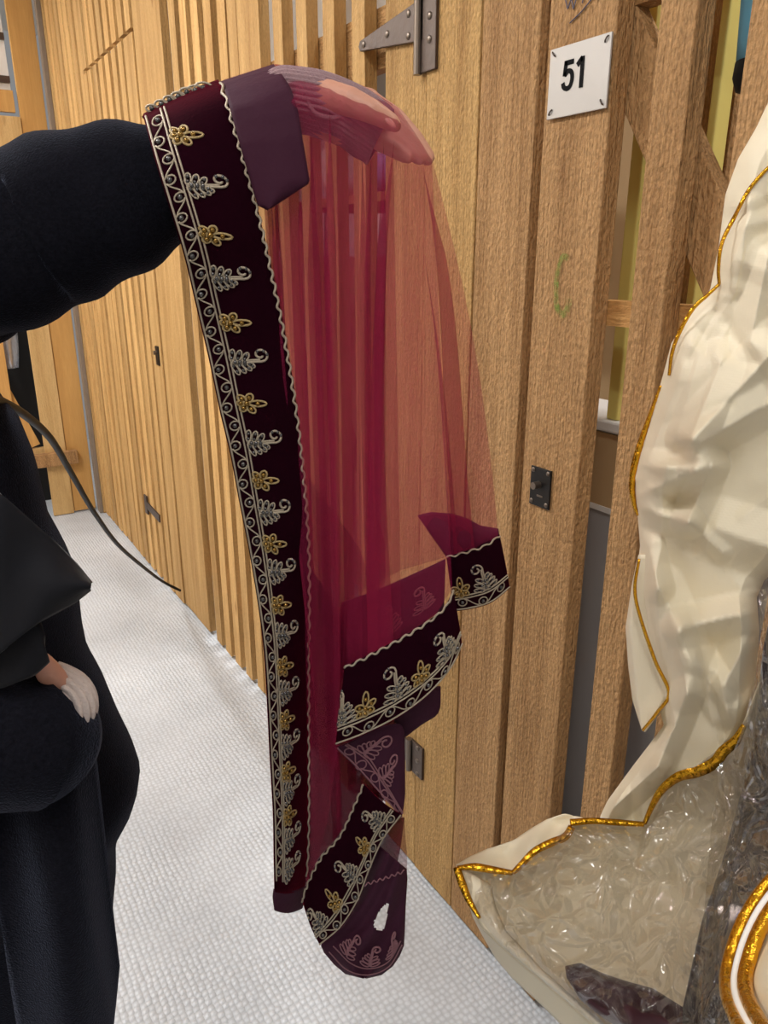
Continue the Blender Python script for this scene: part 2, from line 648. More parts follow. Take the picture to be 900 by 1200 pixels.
def green_mark():
    t = NT('faded_green_paint')
    d = t.n('ShaderNodeBsdfDiffuse')
    d.inputs['Color'].default_value = srgb(120, 150, 70)
    tr = t.n('ShaderNodeBsdfTransparent')
    tc = t.n('ShaderNodeTexCoord')
    n = t.n('ShaderNodeTexNoise')
    n.inputs['Scale'].default_value = 120
    n.inputs['Detail'].default_value = 4
    t.l(tc.outputs['Object'], n.inputs['Vector'])
    mr = t.n('ShaderNodeMapRange')
    mr.inputs['From Min'].default_value = 0.35
    mr.inputs['From Max'].default_value = 0.65
    mr.inputs['To Max'].default_value = 0.6
    t.l(n.outputs['Fac'], mr.inputs['Value'])
    mx = t.n('ShaderNodeMixShader')
    t.l(mr.outputs[0], mx.inputs[0])
    t.l(tr.outputs[0], mx.inputs[1])
    t.l(d.outputs[0], mx.inputs[2])
    t.l(mx.outputs[0], t.out.inputs['Surface'])
    return t.m


M['green'] = green_mark()

# ------------------------------------------------------------------ the setting
b = MB()
b.box(-1.25, 3.4, -1.6, 6.6, -0.06, 0.0)
tag(b.build('floor', M['floor']), kind='structure')
b = MB()
b.box(-1.25, 3.4, -1.6, 6.6, CEIL, CEIL + 0.06)
tag(b.build('ceiling', M['ceil']), kind='structure')
b = MB()
b.box(-1.25, -1.2, -1.6, 6.6, 0.0, CEIL)
tag(b.build('wall_left', M['ceil']), kind='structure')
b = MB()
b.box(2.9, 2.96, -1.6, 6.6, 0, CEIL)
tag(b.build('wall_back', M['white_paint']), kind='structure')

# fixed part of the slatted wall
TK = 0.028
wall = empty('wall_right')
tag(wall, kind='structure')
DZ = 0.015       # boards stop just above the floor


def boards(lst, z0, z1, x0=D, tk=TK, jit=0.002):
    m = MB()
    for (a, c) in lst:
        m.box(x0 + random.uniform(0, 0.003), x0 + tk, a, c, z0, z1, jit)
    return m


# two posts beside the numbered door
for a, c, mt in ((0.955, 1.087, 'wood_brown'), (1.0905, 1.2385, 'wood_mid')):
    boards([(a, c)], DZ, CEIL - 0.02, tk=0.034).build('wide_board', M[mt], wall, bevel=0.002)
# between the two further doors
for a, c in ((2.70, 2.855), (2.862, 3.008)):
    boards([(a, c)], DZ, CEIL - 0.02).build('wide_board', M['wood'], wall, bevel=0.002)
sl = [(2.165 + 0.1 * k, 2.222 + 0.1 * k) for k in range(5)]
boards(sl, DZ, CEIL - 0.02).build('slat_panel', M['wood'], wall)
# beyond the far door
sl = [(3.80 + 0.1 * k, 3.86 + 0.1 * k) for k in range(8)]
boards(sl, DZ, CEIL - 0.02).build('slat_panel', M['wood'], wall)
# short slats over the far door and over the middle door
sl = [(3.022 + 0.1 * k, 3.085 + 0.1 * k) for k in range(7)] + [(3.722, 3.785)]
boards(sl, 2.20, CEIL - 0.02, x0=D - 0.004).build('slat_panel', M['wood'], wall)
# rails behind the slats
m = MB()
m.box(D + 0.034, D + 0.075, 1.0, 4.55, 2.62, 2.72)
m.box(D + 0.034, D + 0.075, 0.96, 1.235, 0.25, 0.35)
m.box(D + 0.034, D + 0.075, 2.15, 3.0, 0.25, 0.35)
m.box(D + 0.034, D + 0.075, 2.15, 3.0, 1.65, 1.74)
m.build('rail', M['wood_y'], wall)
m = MB()
m.box(D + 0.0, D + 0.05, 4.52, 4.60, 0, CEIL - 0.02)
m.build('corner_post', M['wood_orange'], wall, bevel=0.003)


def strap_hinge(yp, zc, parent, flip=1, plate_h=0.105):
    """strap hinge: pin at yp, strap towards +flip y, leaf on the other side; iron proud of the boards"""
    root = MB()
    x0, x1 = D - 0.006, D + 0.0005
    L = 0.215
    v = [(yp, zc - 0.033), (yp, zc + 0.033), (yp + flip * L, zc + 0.009), (yp + flip * (L + 0.006), zc), (yp + flip * L, zc - 0.009)]
    n = len(v)
    root.add([(x0, a, c) for a, c in v] + [(x1, a, c) for a, c in v],
             [tuple(range(n)), tuple(range(2 * n - 1, n - 1, -1))] + [(i, i + n, (i + 1) % n + n, (i + 1) % n) for i in range(n)])
    h = root.build('strap_hinge', M['iron'], parent, bevel=0.0012)
    m = MB()
    m.box(x0, x1, yp - flip * 0.012 - 0.026, yp - flip * 0.012 + 0.026, zc - plate_h / 2, zc + plate_h / 2)
    m.build('hinge_leaf', M['iron'], h, bevel=0.001)
    m = MB()
    m.tube([(D - 0.008, yp + flip * 0.012, zc + s * plate_h / 2 * 1.02) for s in np.linspace(-1, 1, 9)], 0.0075, 12)
    m.build('hinge_pin', M['steel'], h, smooth=False)
    for (dy, dz) in ((0.045, 0.017), (0.045, -0.017), (0.115, 0.0), (0.2, 0.0)):
        m = MB()
        m.ball((x0, yp + flip * dy, zc + dz), 0.0065, 10, 6, (0.5, 1, 1))
        m.build('screw', M['steel'], h, smooth=True)
    for dz in (0.035, 0.0, -0.035):
        m = MB()
        m.ball((x0, yp - flip * 0.02, zc + dz), 0.0065, 10, 6, (0.5, 1, 1))
        m.build('screw', M['steel'], h, smooth=True)


# middle door (hung on the strap hinges)
door = empty('door_2')
tag(door, kind='structure')
DT = CEIL - 0.03
boards([(1.2435, 1.379)], DZ, DT, tk=0.03).build('board', M['wood_mid'], door, bevel=0.002)
for k in range(4):
    a = 1.45 + 0.1235 * k
    boards([(a, a + 0.05)], DZ, DT, tk=0.03).build('slat', M['wood'], door, bevel=0.0015)
for a, c in ((1.948, 2.084), (2.09, 2.152)):
    boards([(a, c)], DZ, DT, tk=0.03).build('board', M['wood'], door, bevel=0.002)
for z0, z1 in ((1.80, 1.905), (0.28, 0.38)):
    m = MB()
    m.box(D + 0.031, D + 0.058, 1.25, 2.15, z0, z1)
    m.build('crossbar', M['wood_brown_y'], door)
m = MB()
m.bar((D + 0.045, 1.30, 0.40), (D + 0.045, 2.08, 1.78), 0.09, 0.026)
m.build('brace', M['wood_brown'], door)
strap_hinge(1.243, 1.838, door, 1, 0.165)
strap_hinge(1.243, 0.335, door, 1, 0.085)

# far door
door = empty('door_3')
tag(door, kind='structure')
boards([(3.012, 3.13)], DZ, 2.185, x0=D - 0.004).build('board', M['wood'], door, bevel=0.002)
sl = [(3.155 + 0.1 * k, 3.215 + 0.1 * k) for k in range(6)]
boards(sl, DZ, 2.185, x0=D - 0.004).build('slat_panel', M['wood'], door)
boards([(3.74, 3.79)], DZ, 2.185, x0=D - 0.004).build('board', M['wood'], door)
m = MB()
m.box(D + 0.026, D + 0.055, 3.02, 3.78, 0.3, 0.4)
m.box(D + 0.026, D + 0.055, 3.02, 3.78, 1.7, 1.8)
m.build('crossbar', M['wood_brown_y'], door)
m = MB()
m.box(D - 0.009, D - 0.002, 3.035, 3.075, 1.04, 1.115)
lk = m.build('lock_plate', M['black_metal'], door, bevel=0.002)
m = MB()
m.tube([(D - 0.02, 3.055, 1.09), (D - 0.008, 3.055, 1.09)], 0.008, 10)
m.build('lock_cylinder', M['steel'], lk)
m = MB()
m.box(D - 0.0105, D - 0.003, 3.45, 3.49, 0.30, 0.39)
m.bar((D - 0.007, 3.46, 0.345), (D - 0.007, 3.26, 0.335), 0.035, 0.006)
m.build('strap_hinge', M['iron'], door)

# near door, the one with the number
door = empty('door_1')
tag(door, kind='structure')
boards([(0.809, 0.936)], DZ, DT, tk=0.034, jit=0.001).build('board', M['wood_brown'], door, bevel=0.002)
for a, c in ((0.682, 0.737), (0.552, 0.614), (0.425, 0.48), (0.30, 0.355)):
    boards([(a, c)], DZ, DT, tk=0.034, jit=0.002).build('slat', M['wood_brown'], door, bevel=0.002)
boards([(0.15, 0.26)], DZ, DT, tk=0.034).build('board', M['wood_brown'], door, bevel=0.002)
m = MB()
m.box(D + 0.036, D + 0.064, 0.16, 0.93, 1.352, 1.388)
m.build('crossbar', M['wood_y'], door)
m = MB()
m.box(D + 0.036, D + 0.064, 0.16, 0.93, 1.765, 1.86)
m.build('crossbar', M['wood_brown_y'], door)
m = MB()
m.box(D + 0.036, D + 0.064, 0.16, 0.93, 0.22, 0.32)
m.build('crossbar', M['wood_brown_y'], door)
for (ya, za), (yb, zb) in (((0.90, 1.83), (0.60, 1.39)),):
    m = MB()
    m.bar((D + 0.05, ya, za), (D + 0.05, yb, zb), 0.075, 0.026)
    m.build('brace', M['wood_brown'], door, bevel=0.002)

# lock plate
m = MB()
m.box(D - 0.0025, D + 0.001, 0.864, 0.911, 1.052, 1.119)
lk = m.build('lock_plate', M['black_metal'], door, bevel=0.001)
for (yy, zz) in ((0.905, 1.113), (0.870, 1.113), (0.905, 1.059), (0.870, 1.059)):
    m = MB()
    m.ball((D - 0.003, yy, zz), 0.0042, 10, 6, (0.5, 1, 1))
    m.build('screw', M['steel'], lk, smooth=True)
m = MB()
m.tube([(D - 0.001, 0.890, 1.09), (D - 0.016, 0.890, 1.09)], 0.0062, 14)
m.build('lock_cylinder', M['steel'], lk)
m = MB()
m.box(D - 0.0032, D - 0.002, 0.880, 0.893, 1.0695, 1.0725)
m.build('keyhole_slot', M['steel'], lk)
# pen scribble and green paint mark on the board
m = MB()
for st in ([(0.905, 1.79), (0.899, 1.775), (0.893, 1.787), (0.888, 1.772), (0.883, 1.786)],
           [(0.872, 1.776), (0.866, 1.793), (0.860, 1.778), (0.853, 1.795), (0.847, 1.78), (0.839, 1.79)],
           [(0.893, 1.757), (0.872, 1.766), (0.845, 1.783)]):
    m.tube([(D - 0.0004, a, c) for a, c in lin(st, 24)], 0.0009, 5)
m.build('pen_scribble', M['pen'], door)
m = MB()
ring = interp([(0.862, 1.447), (0.874, 1.45), (0.882, 1.43), (0.883, 1.40), (0.878, 1.375), (0.866, 1.366), (0.856, 1.375), (0.855, 1.39)], 40)
wdt = np.linspace(0.004, 0.006, 40)
g = []
for i, (a, c) in enumerate(ring):
    d = ring[min(i + 1, 39)] - ring[max(i - 1, 0)]
    d /= np.linalg.norm(d)
    nrm = np.array([-d[1], d[0]])
    g.append([(D - 0.0009, *(np.array([a, c]) + nrm * s * wdt[i])) for s in (-1, 1)])
m.grid(g)
m.build('green_paint_mark', M['green'], door)

# number sign
sg = MB()
sg.box(D - 0.0045, D - 0.0015, 0.8095, 0.9235, 1.6395, 1.7295)
sign = sg.build('number_sign', M['alu'], None, bevel=0.0008)
tag(sign, 'square silver metal sign with black number 51 nailed on the brown board', 'sign')


def stroke(pts, w, z):
    """flat ribbon stroke in sign coordinates (u right, v up), extruded"""
    p = np.array(pts, float)
    t = np.gradient(p, axis=0)
    t /= np.linalg.norm(t, axis=1, keepdims=True)
    nn = np.stack([-t[:, 1], t[:, 0]], 1)
    mm = MB()
    g = []
    for q, nv in zip(p, nn):
        a, c = q + nv * w / 2, q - nv * w / 2
        loop = [(D - 0.0045, a), (D - 0.0055, a), (D - 0.0055, c), (D - 0.0045, c)]
        g.append([(x, 0.9235 - uv[0], 1.6395 + uv[1]) for x, uv in loop])
    mm.rings(g)
    return mm


WS = 0.0062
five = [(0.0445, 0.0672), (0.0315, 0.0672)]
f5 = MB()
for s in (lin([(0.0480, 0.0675), (0.0318, 0.0675)], 4), lin([(0.0338, 0.0705), (0.0318, 0.0515)], 6),
          interp([(0.0322, 0.0525), (0.0385, 0.0570), (0.0450, 0.0545), (0.0470, 0.0465), (0.0440, 0.0375), (0.0375, 0.0352), (0.0315, 0.0380), (0.0296, 0.0432)], 40)):
    k = stroke(s, WS, 0)
    f5.add(k.v, k.f)
f5.build('digit_five', M['ink'], sign)
f1 = MB()
for s in (lin([(0.0650, 0.0706), (0.0650, 0.0322)], 4), lin([(0.0645, 0.0690), (0.0555, 0.0612)], 4)):
    k = stroke(s, WS * 1.05, 0)
    f1.add(k.v, k.f)
f1.build('digit_one', M['ink'], sign)
for (u, v, a) in ((0.008, 0.083, 0.8), (0.106, 0.083, -0.9), (0.106, 0.008, 0.9), (0.008, 0.009, -0.8)):
    m = MB()
    c = np.array([D - 0.005, 0.9235 - u, 1.6395 + v])
    dv = np.array([0, math.cos(a), math.sin(a)]) * 0.0045
    m.tube([c - dv, c - dv * 0.5 + (-0.0015, 0, 0), c + dv * 0.5 + (-0.0015, 0, 0), c + dv], 0.0011, 6)
    m.build('bent_nail', M['iron'], sign)

# ------------------------------------------------------------------ inside the cells
m = MB()
m.box(D + 0.62, D + 0.66, 0.1, 1.75, 0, 2.75)
bp_ = m.build('storage_board', M['beige_panel'])
tag(bp_, 'tall beige board standing inside the storage cell behind door 51', 'board')
for (px0, px1, dx, zb, zt, lab) in ((742, 757, 0.14, 1.1865, 2.7, 'pale yellow upright batten just right of the number sign board'),
                                    (828, 838, 0.14, 1.1865, 2.7, 'pale yellow upright batten behind the second brown slat')):
    a, c = onwall(px0, 150, D + dx), onwall(px1, 150, D + dx)
    m = MB()
    m.box(D + dx, D + dx + 0.03, c[1], a[1], zb, zt)
    tag(m.build('yellow_batten', M['yellow'], bevel=0.003), lab, 'batten')
# cabinet
cb = MB()
cb.box(D + 0.15, D + 0.28, 0.2, 1.03, 0.0, 1.165)
cab = cb.build('cabinet', M['grey_panel'], bevel=0.003)
tag(cab, 'grey cabinet with white top edge behind the gap beside the lock board', 'cabinet')
m = MB()
m.box(D + 0.13, D + 0.285, 0.19, 1.04, 1.166, 1.186)
m.build('top_board', M['white_paint'], cab, bevel=0.004)
m = MB()
m.box(D + 0.145, D + 0.15, 0.2, 1.03, 1.03, 1.16)
m.build('drawer_front', M['beige_panel'], cab)
m = MB()
m.box(D + 0.143, D + 0.15, 0.2, 1.03, 1.02, 1.03)
m.build('edge_strip', M['white_paint'], cab)
m = MB()
m.box(D + 0.20, D + 0.225, 0.76, 0.825, 1.1865, 2.7)
tag(m.build('rough_batten', M['wood_brown'], bevel=0.002), 'rough brown batten behind the gap right of the second brown slat', 'batten')
m = MB()
m.box(D + 0.34, D + 0.58, 1.3, 3.3, 1.93, 2.6)  # white box added close behind the slats in place of the white wall
wb = m.build('wall_stand_in', M['white_paint'], bevel=0.01)
tag(wb, 'white box added high behind the slats above the hand in place of a white wall', 'panel')
m = MB()
m.box(D + 0.33, D + 0.59, 1.29, 3.31, 1.91, 1.93)
m.build('stand_in_rim', M['grey_panel'], wb)
for yy in (2.15, 3.26):
    for xx in (0.42, 0.54):
        m = MB()
        m.box(D + xx, D + xx + 0.04, yy, yy + 0.04, 0, 1.91)
        m.build('leg', M['wood'], wb)
# blue bag with dark base, behind the slat at top right
m = MB()
g = []
for i, z in enumerate(np.linspace(1.675, 1.86, 8)):
    r = 0.036 + 0.012 * i / 7
    g.append([(D + 0.09 + 0.035 * math.cos(a), 0.640 + r * math.sin(a) * 1.1, z + 0.004 * math.sin(3 * a)) for a in np.linspace(0, 2 * math.pi, 24, endpoint=False)])
m.rings(g)
pouch = m.build('cloth_pouch', M['blue'], smooth=True)
tag(pouch, 'light blue cloth pouch with black base hanging behind slats at top right', 'pouch')
m = MB()
g = []
for i, z in enumerate((1.64, 1.645, 1.66, 1.677)):
    r = (0.02, 0.033, 0.038, 0.037)[i]
    g.append([(D + 0.09 + r * 0.95 * math.cos(a), 0.640 + r * math.sin(a) * 1.1, z) for a in np.linspace(0, 2 * math.pi, 24, endpoint=False)])
m.rings(g)
m.build('pouch_base', M['dark'], pouch, smooth=True)
# shelf and things in the middle cell
m = MB()
m.box(D + 0.12, D + 0.40, 1.25, 2.1, 1.57, 1.59)
sh = m.build('shelf_board', M['wood_y'])
tag(sh, 'wooden shelf board inside middle cell, seen through the red net', 'shelf')
m = MB()
m.box(D + 0.13, D + 0.16, 1.28, 1.32, 0.0, 1.57)
m.box(D + 0.13, D + 0.16, 2.03, 2.07, 0.0, 1.57)
m.build('shelf_support', M['wood'], sh)
for (ya, yb, hh, mt, lab, nm) in ((1.64, 1.80, 0.10, 'lilac', 'folded lilac cloth bundle on the shelf behind the middle door slats', 'cloth_bundle'),
                                  (1.45, 1.6, 0.13, 'white_paint', 'rounded white bundle on the shelf behind the middle door slats', 'cloth_bundle'),
                                  (1.85, 2.0, 0.17, 'white_paint', 'tall white bundle at the left end of the shelf behind slats', 'cloth_bundle')):
    m = MB()
    cx, cy = D + 0.24, (ya + yb) / 2
    g = []
    for t in np.linspace(0.05, 0.98, 9):
        s = (1 - (2 * t - 1) ** 4) ** 0.5
        g.append([(cx + 0.09 * s * math.cos(a), cy + (yb - ya) / 2 * s * math.sin(a) * (1 + 0.06 * math.sin(4 * a)), 1.59 + hh * t) for a in np.linspace(0, 2 * math.pi, 24, endpoint=False)])
    m.rings(g)
    tag(m.build(nm, M[mt], smooth=True), lab, 'bundle')
m = MB()
m.box(D + 0.14, D + 0.18, 1.06, 1.23, 0.0, 2.3)
tag(m.build('plywood_sheet', M['wood_brown']), 'brown upright panel behind the wide boards between two doors', 'board')
m = MB()
m.box(D + 0.75, D + 0.8, 1.15, 4.4, 0.0, 1.45)
tag(m.build('plywood_sheet', M['beige_panel']), 'low beige partition deep inside the middle cell behind the red net', 'board')

# ------------------------------------------------------------------ far end of the corridor
YE = 4.62
we = empty('wall_end')
tag(we, kind='structure')
m = MB()
m.box(0.720, 0.842, YE, YE + 0.03, 0.01, CEIL - 0.02)
m.build('wide_board', M['wood_orange'], we, bevel=0.002)
m = MB()
m.box(0.843, 0.863, YE - 0.1, YE - 0.05, 0.005, CEIL - 0.02)  # narrow upright strip in plain grey-brown
m.build('grey_strip', M['strip_grey'], we)
m = MB()
m.box(0.50, 0.70, YE + 0.005, YE + 0.03, 2.14, 2.24)
m.box(-1.2, 0.70, YE + 0.005, YE + 0.03, 2.78, CEIL - 0.02)
m.build('head_board', M['wood_orange'], we, bevel=0.002)
m = MB()
m.box(0.515, 0.770, YE - 0.055, YE - 0.012, 0.31, 0.385)
m.build('crossbar', M['wood_brown'], we, bevel=0.002)
m = MB()
m.box(-1.2, 0.70, YE + 0.012, YE + 0.05, 0.33, 0.41)
m.build('crossbar', M['wood_pale'], we, bevel=0.002)
for k in range(8):
    m = MB()
    a = 0.40 - 0.2 * k
    m.box(a, a + 0.075, YE - 0.01, YE + 0.012, 0.3, 2.14)
    m.build('slat', M['wood_orange'], we, bevel=0.0015)
m = MB()
m.bar((0.25, YE + 0.03, 1.3), (0.55, YE + 0.03, 0.42), 0.08, 0.02, (0, 1, 0))
m.bar((0.28, YE + 0.03, 0.95), (0.02, YE + 0.03, 1.6), 0.08, 0.02, (0, 1, 0))
m.build('brace', M['wood_orange'], we)
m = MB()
m.box(-1.2, 0.70, YE + 0.35, YE + 0.38, 0.0, 2.14)  # near-black sheet behind the far slats
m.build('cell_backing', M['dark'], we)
# pale plank leaning flat against the frame
pl = MB()
pl.box(0.602, 0.716, YE - 0.012, YE + 0.004, 0.003, 2.12)
plank = pl.build('pale_plank', M['wood_pale'], bevel=0.003)
tag(plank, 'pale knotty plank standing upright beside the smooth orange board at far end', 'plank')
# window with blue-white light at the top left
wn = empty('window_1')
tag(wn, kind='structure')
m = MB()
m.box(0.50, 0.70, YE + 0.04, YE + 0.06, 2.28, 2.31)
m.box(0.50, 0.70, YE + 0.04, YE + 0.06, 2.47, 2.50)
m.build('window_frame', M['iron'], wn)
m = MB()
m.box(-0.2, 0.70, YE + 0.06, YE + 0.07, 2.25, 2.6)
m.build('window_panel', M['white_paint'], wn)
# foil wrapped thing and red cloth in the far cell
m = MB()
g = []
for i, z in enumerate(np.linspace(0.86, 1.55, 14)):
    t = i / 13
    g.append([(0.505 + 0.055 * math.sin(math.pi * min(1, 0.15 + t)) ** 0.5 * math.cos(a) * (1 + 0.2 * math.sin(5 * a + 3 * z)), YE + 0.12 + 0.05 * math.sin(a), z) for a in np.linspace(0, 2 * math.pi, 20, endpoint=False)])
m.rings(g)
tag(m.build('foil_sheet', M['foil'], smooth=True), 'crumpled silver foil bundle behind the far end slats', 'foil')
m = MB()
m.ball((0.40, YE + 0.15, 0.78), 0.09, 14, 9, (1, 0.8, 1.1))
tag(m.build('cloth_bundle', M['red'], smooth=True), 'dark red cloth bundle low behind the far end slats', 'bundle')

# ceiling lamps; the two over the cells are added to brighten them
for i, ((lx, ly), pw) in enumerate(LAMPS):
    cl = empty('ceiling_light')
    tag(cl, 'long white fluorescent ceiling light', 'lamp', group='fluorescent ceiling lights')
    m = MB()
    m.box(lx - 0.1, lx + 0.1, ly - 0.7, ly + 0.7, CEIL - 0.05, CEIL)
    m.build('housing', M['white_paint'], cl, bevel=0.005)
    m = MB()
    m.box(lx - 0.085, lx + 0.085, ly - 0.68, ly + 0.68, CEIL - 0.075, CEIL - 0.05)
    m.build('diffuser', M['lamp'], cl)

# ------------------------------------------------------------------ cord
cp = []
for (px, py, h) in ((-60, 446, 0.62), (-20, 462, 0.74), (0, 470, 0.84), (30, 487, 1.0), (60, 515, 1.2), (85, 557, 1.42), (110, 600, 1.68), (138, 638, 2.05), (165, 662, 2.45), (190, 681, 2.85)):
    cp.append(P(px, py, h))
e = onwall(211, 692, D - 0.02)
e[2] = max(e[2], 0.012)
cp.append(e)
m = MB()
m.tube(interp(cp, 90), 0.0058, 10)
tag(m.build('cord', M['rubber'], smooth=True), 'thin black cord sagging from left edge down to the foot of slats', 'cord')

# ------------------------------------------------------------------ the person
def cone_chain(m, pts, seg=16):
    """tapered capsule chain: pts = [(x,y,z,r)]"""
    for a, b in zip(pts[:-1], pts[1:]):
        pa, pb = np.array(a[:3]), np.array(b[:3])
        m.tube([pa, pa * 0.67 + pb * 0.33, pa * 0.33 + pb * 0.67, pb], [a[3], a[3] * 0.67 + b[3] * 0.33, a[3] * 0.33 + b[3] * 0.67, b[3]], seg)
    for a in pts:
        m.ball(a[:3], a[3], 16, 10)


def Q(px, py, h, r):
    return (*P(px, py, h), r)


BR, BH = -0.70, 0.80             # where the person stands
fdir = RV * 0.80 + F0 * -0.60    # facing
ldir = RV * 0.60 + F0 * 0.80     # the person's left
BC = W(BR, BH, 0)


def B(f, l, z):
    return BC + fdir * f + ldir * l + ZV * z


sk = MB()
# trunk, neck, head
cone_chain(sk, [(*B(0, 0, 0.98), .135), (*B(0.01, 0, 1.12), .12), (*B(0, 0, 1.30), .13), (*B(-.005, 0, 1.40), .085), (*B(0.0, 0, 1.48), .055), (*B(0.02, 0, 1.56), .055)])
sk.ball(B(0.02, 0, 1.635), 0.1, 24, 16, (1, 1, 1.12))
cone_chain(sk, [(*B(0.05, 0, 1.59), .062), (*B(0.07, 0, 1.555), .042)])
cone_chain(sk, [(*B(0.115, 0, 1.65), .009), (*B(0.135, 0, 1.61), .014)])
cone_chain(sk, [(*B(0.108, -.02, 1.575), .007), (*B(0.113, 0, 1.573), .009), (*B(0.108, .02, 1.575), .007)])
for s in (-1, 1):
    cone_chain(sk, [(*B(0.0, .098 * s, 1.655), .013), (*B(0.0, .1 * s, 1.615), .01)])
    cone_chain(sk, [(*B(0, .09 * s, .95), .095), (*B(0.01, .095 * s, .5), .06), (*B(-.01, .095 * s, .1), .04), (*B(-.01, .095 * s, .05), .04), (*B(.15, .1 * s, .035), .03)])
LS = B(0.0, 0.175, 1.40)         # left shoulder
LE = P(120, 245, 0.83)           # elbow inside the coat sleeve
LW = P(345, 116, 0.85)
cone_chain(sk, [(*B(0, .1, 1.38), .07), (*LS, .058), (*LE, .042), (*P(230, 192, .848), .034), (*P(300, 138, .85), .030), (*LW, .0275)])
# left palm and fingers, palm turned down, thumb towards the camera
cone_chain(sk, [(*LW, .026), Q(400, 118, .862, .017), Q(432, 117, .866, .0115)])
cone_chain(sk, [(*LW, .026), Q(400, 130, .858, .017), Q(434, 131, .862, .0115)])
cone_chain(sk, [(*LW, .024), Q(398, 142, .850, .016), Q(432, 146, .855, .0115)])
cone_chain(sk, [(*LW, .022), Q(392, 150, .842, .015), Q(428, 158, .846, .011)])
cone_chain(sk, [Q(395, 130, .855, .018), Q(425, 140, .855, .015)])
cone_chain(sk, [Q(432, 117, .866, .0105), Q(464, 137, .868, .0092), Q(487, 162, .868, .0082), Q(503, 184, .868, .0066)])
cone_chain(sk, [Q(434, 131, .862, .0105), Q(463, 151, .860, .0092), Q(486, 173, .860, .0082), Q(501, 187, .860, .0066)])
cone_chain(sk, [Q(432, 146, .855, .0100), Q(460, 162, .850, .0088), Q(480, 178, .850, .0078), Q(492, 187, .850, .0062)])
cone_chain(sk, [Q(428, 158, .846, .0092), Q(450, 170, .840, .0080), Q(467, 180, .840, .0070), Q(478, 186, .840, .0056)])
cone_chain(sk, [Q(352, 120, .842, .023), Q(385, 115, .824, .0165), Q(410, 119, .814, .0135), Q(437, 131, .810, .0112), Q(458, 143, .813, .0085), Q(463, 147, .814, .0068)])
# right arm, bent across the belly, hand behind the black flap
RS = B(0.0, -0.175, 1.40)
RE = P(-190, 880, 0.56)
RW = P(86, 822, 0.575)
cone_chain(sk, [(*B(0, -.1, 1.38), .07), (*RS, .056), (*RE, .042), Q(60, 850, .575, .019), (*RW, .0155)])
cone_chain(sk, [(*RW, .0145), Q(62, 799, .577, .0125), Q(30, 786, .580, .013)])
cone_chain(sk, [(*RW, .0145), Q(62, 808, .577, .0125), Q(28, 800, .580, .013)])
for (y0, y1, hh, rr) in ((778, 770, .578, .0085), (788, 783, .58, .0088), (798, 797, .581, .0085), (808, 810, .581, .0078)):
    cone_chain(sk, [Q(34, y0, hh, rr), Q(10, y1, hh + .004, rr * .92), Q(-12, y1 + 4, hh + .012, rr * .82), Q(-26, y1 + 10, hh + .018, rr * .7)])
cone_chain(sk, [Q(66, 800, .572, .0115), Q(56, 786, .562, .0105), Q(47, 775, .56, .009), Q(38, 771, .562, .007)])
body0 = sk.build('body_parts', None)
rm = body0.modifiers.new('rm', 'REMESH')
rm.mode = 'VOXEL'
rm.voxel_size = 0.0028
rm.use_smooth_shade = True
smo = body0.modifiers.new('sm', 'SMOOTH')
smo.iterations = 4
smo.factor = 0.5
dg = bpy.context.evaluated_depsgraph_get()
dg.update()
me = bpy.data.meshes.new_from_object(body0.evaluated_get(dg))
bpy.data.objects.remove(body0)
me.materials.clear()
me.materials.append(M['skin'])
for p in me.polygons:
    p.use_smooth = True
person = bpy.data.objects.new('person', me)
COL.objects.link(person)
tag(person, 'person in black fleece coat at left holding up a red shawl on one outstretched arm', 'person')
# fingernails on the visible thumb
m = MB()
m.ball(P(456.5, 143, .8045), 0.0066, 12, 8, (1.15, 0.62, 0.3), frame=[(P(466, 149, .8) - P(452, 139, .8)) / np.linalg.norm(P(466, 149, .8) - P(452, 139, .8)), UP, -FW])
m.build('thumb_nail', M['nail'], person, smooth=True)
m = MB()
for s in (-1, 1):
    pass
for s in (-1, 1):
    e_ = MB()
    e_.ball(B(0.106, .033 * s, 1.645), 0.012, 12, 8)
    e_.build('eye', M['eye'], person, smooth=True)
m = MB()
g = []
for i, t in enumerate(np.linspace(0, 1, 14)):
    z = 1.76 - 0.34 * t
    rr = 0.118 * math.sin(math.pi / 2 * min(1, t * 3 + 0.08))
    g.append([B(0.02 + rr * math.cos(a) * (0.55 if (math.cos(a) > 0 and t > 0.25) else 1.0) - (0.02 if t > .25 else 0), rr * math.sin(a), z) for a in np.linspace(0, 2 * math.pi, 28, endpoint=False)])
m.rings(g)
m.build('hair', M['hair'], person, smooth=True)

# trousers and shoes
for s in (-1, 1):
    m = MB()
    g = []
    for z, r, f in ((1.0, .14, 0), (.9, .125, 0), (.7, .095, .0), (.5, .08, .01), (.3, .07, 0), (.09, .07, 0)):
        g.append([B(f + r * math.cos(a), .095 * s + r * .85 * math.sin(a), z) for a in np.linspace(0, 2 * math.pi, 20, endpoint=False)])
    m.rings(g)
    m.build('trouser_leg', M['trousers'], person, smooth=True)
    m = MB()
    g = []
    for f, hw, hh in ((-.07, .02, .03), (-.06, .035, .07), (0, .04, .095), (.06, .042, .07), (.13, .047, .05), (.19, .04, .04), (.205, .02, .03)):
        g.append([B(f, .1 * s + hw * math.cos(a), max(0.001, hh * 0.5 + hh * 0.52 * math.sin(a))) for a in np.linspace(0, 2 * math.pi, 16, endpoint=False)])
    m.rings(g)
    m.build('shoe', M['shoe'], person, smooth=True)


# coat body: rings whose right-hand silhouette follows the coat's fall
def azr(px, py):
    rr = FW + (px - 450) / FOC * RV - (py - 600) / FOC * UP
    return math.atan2(rr @ RV, rr @ F0), rr


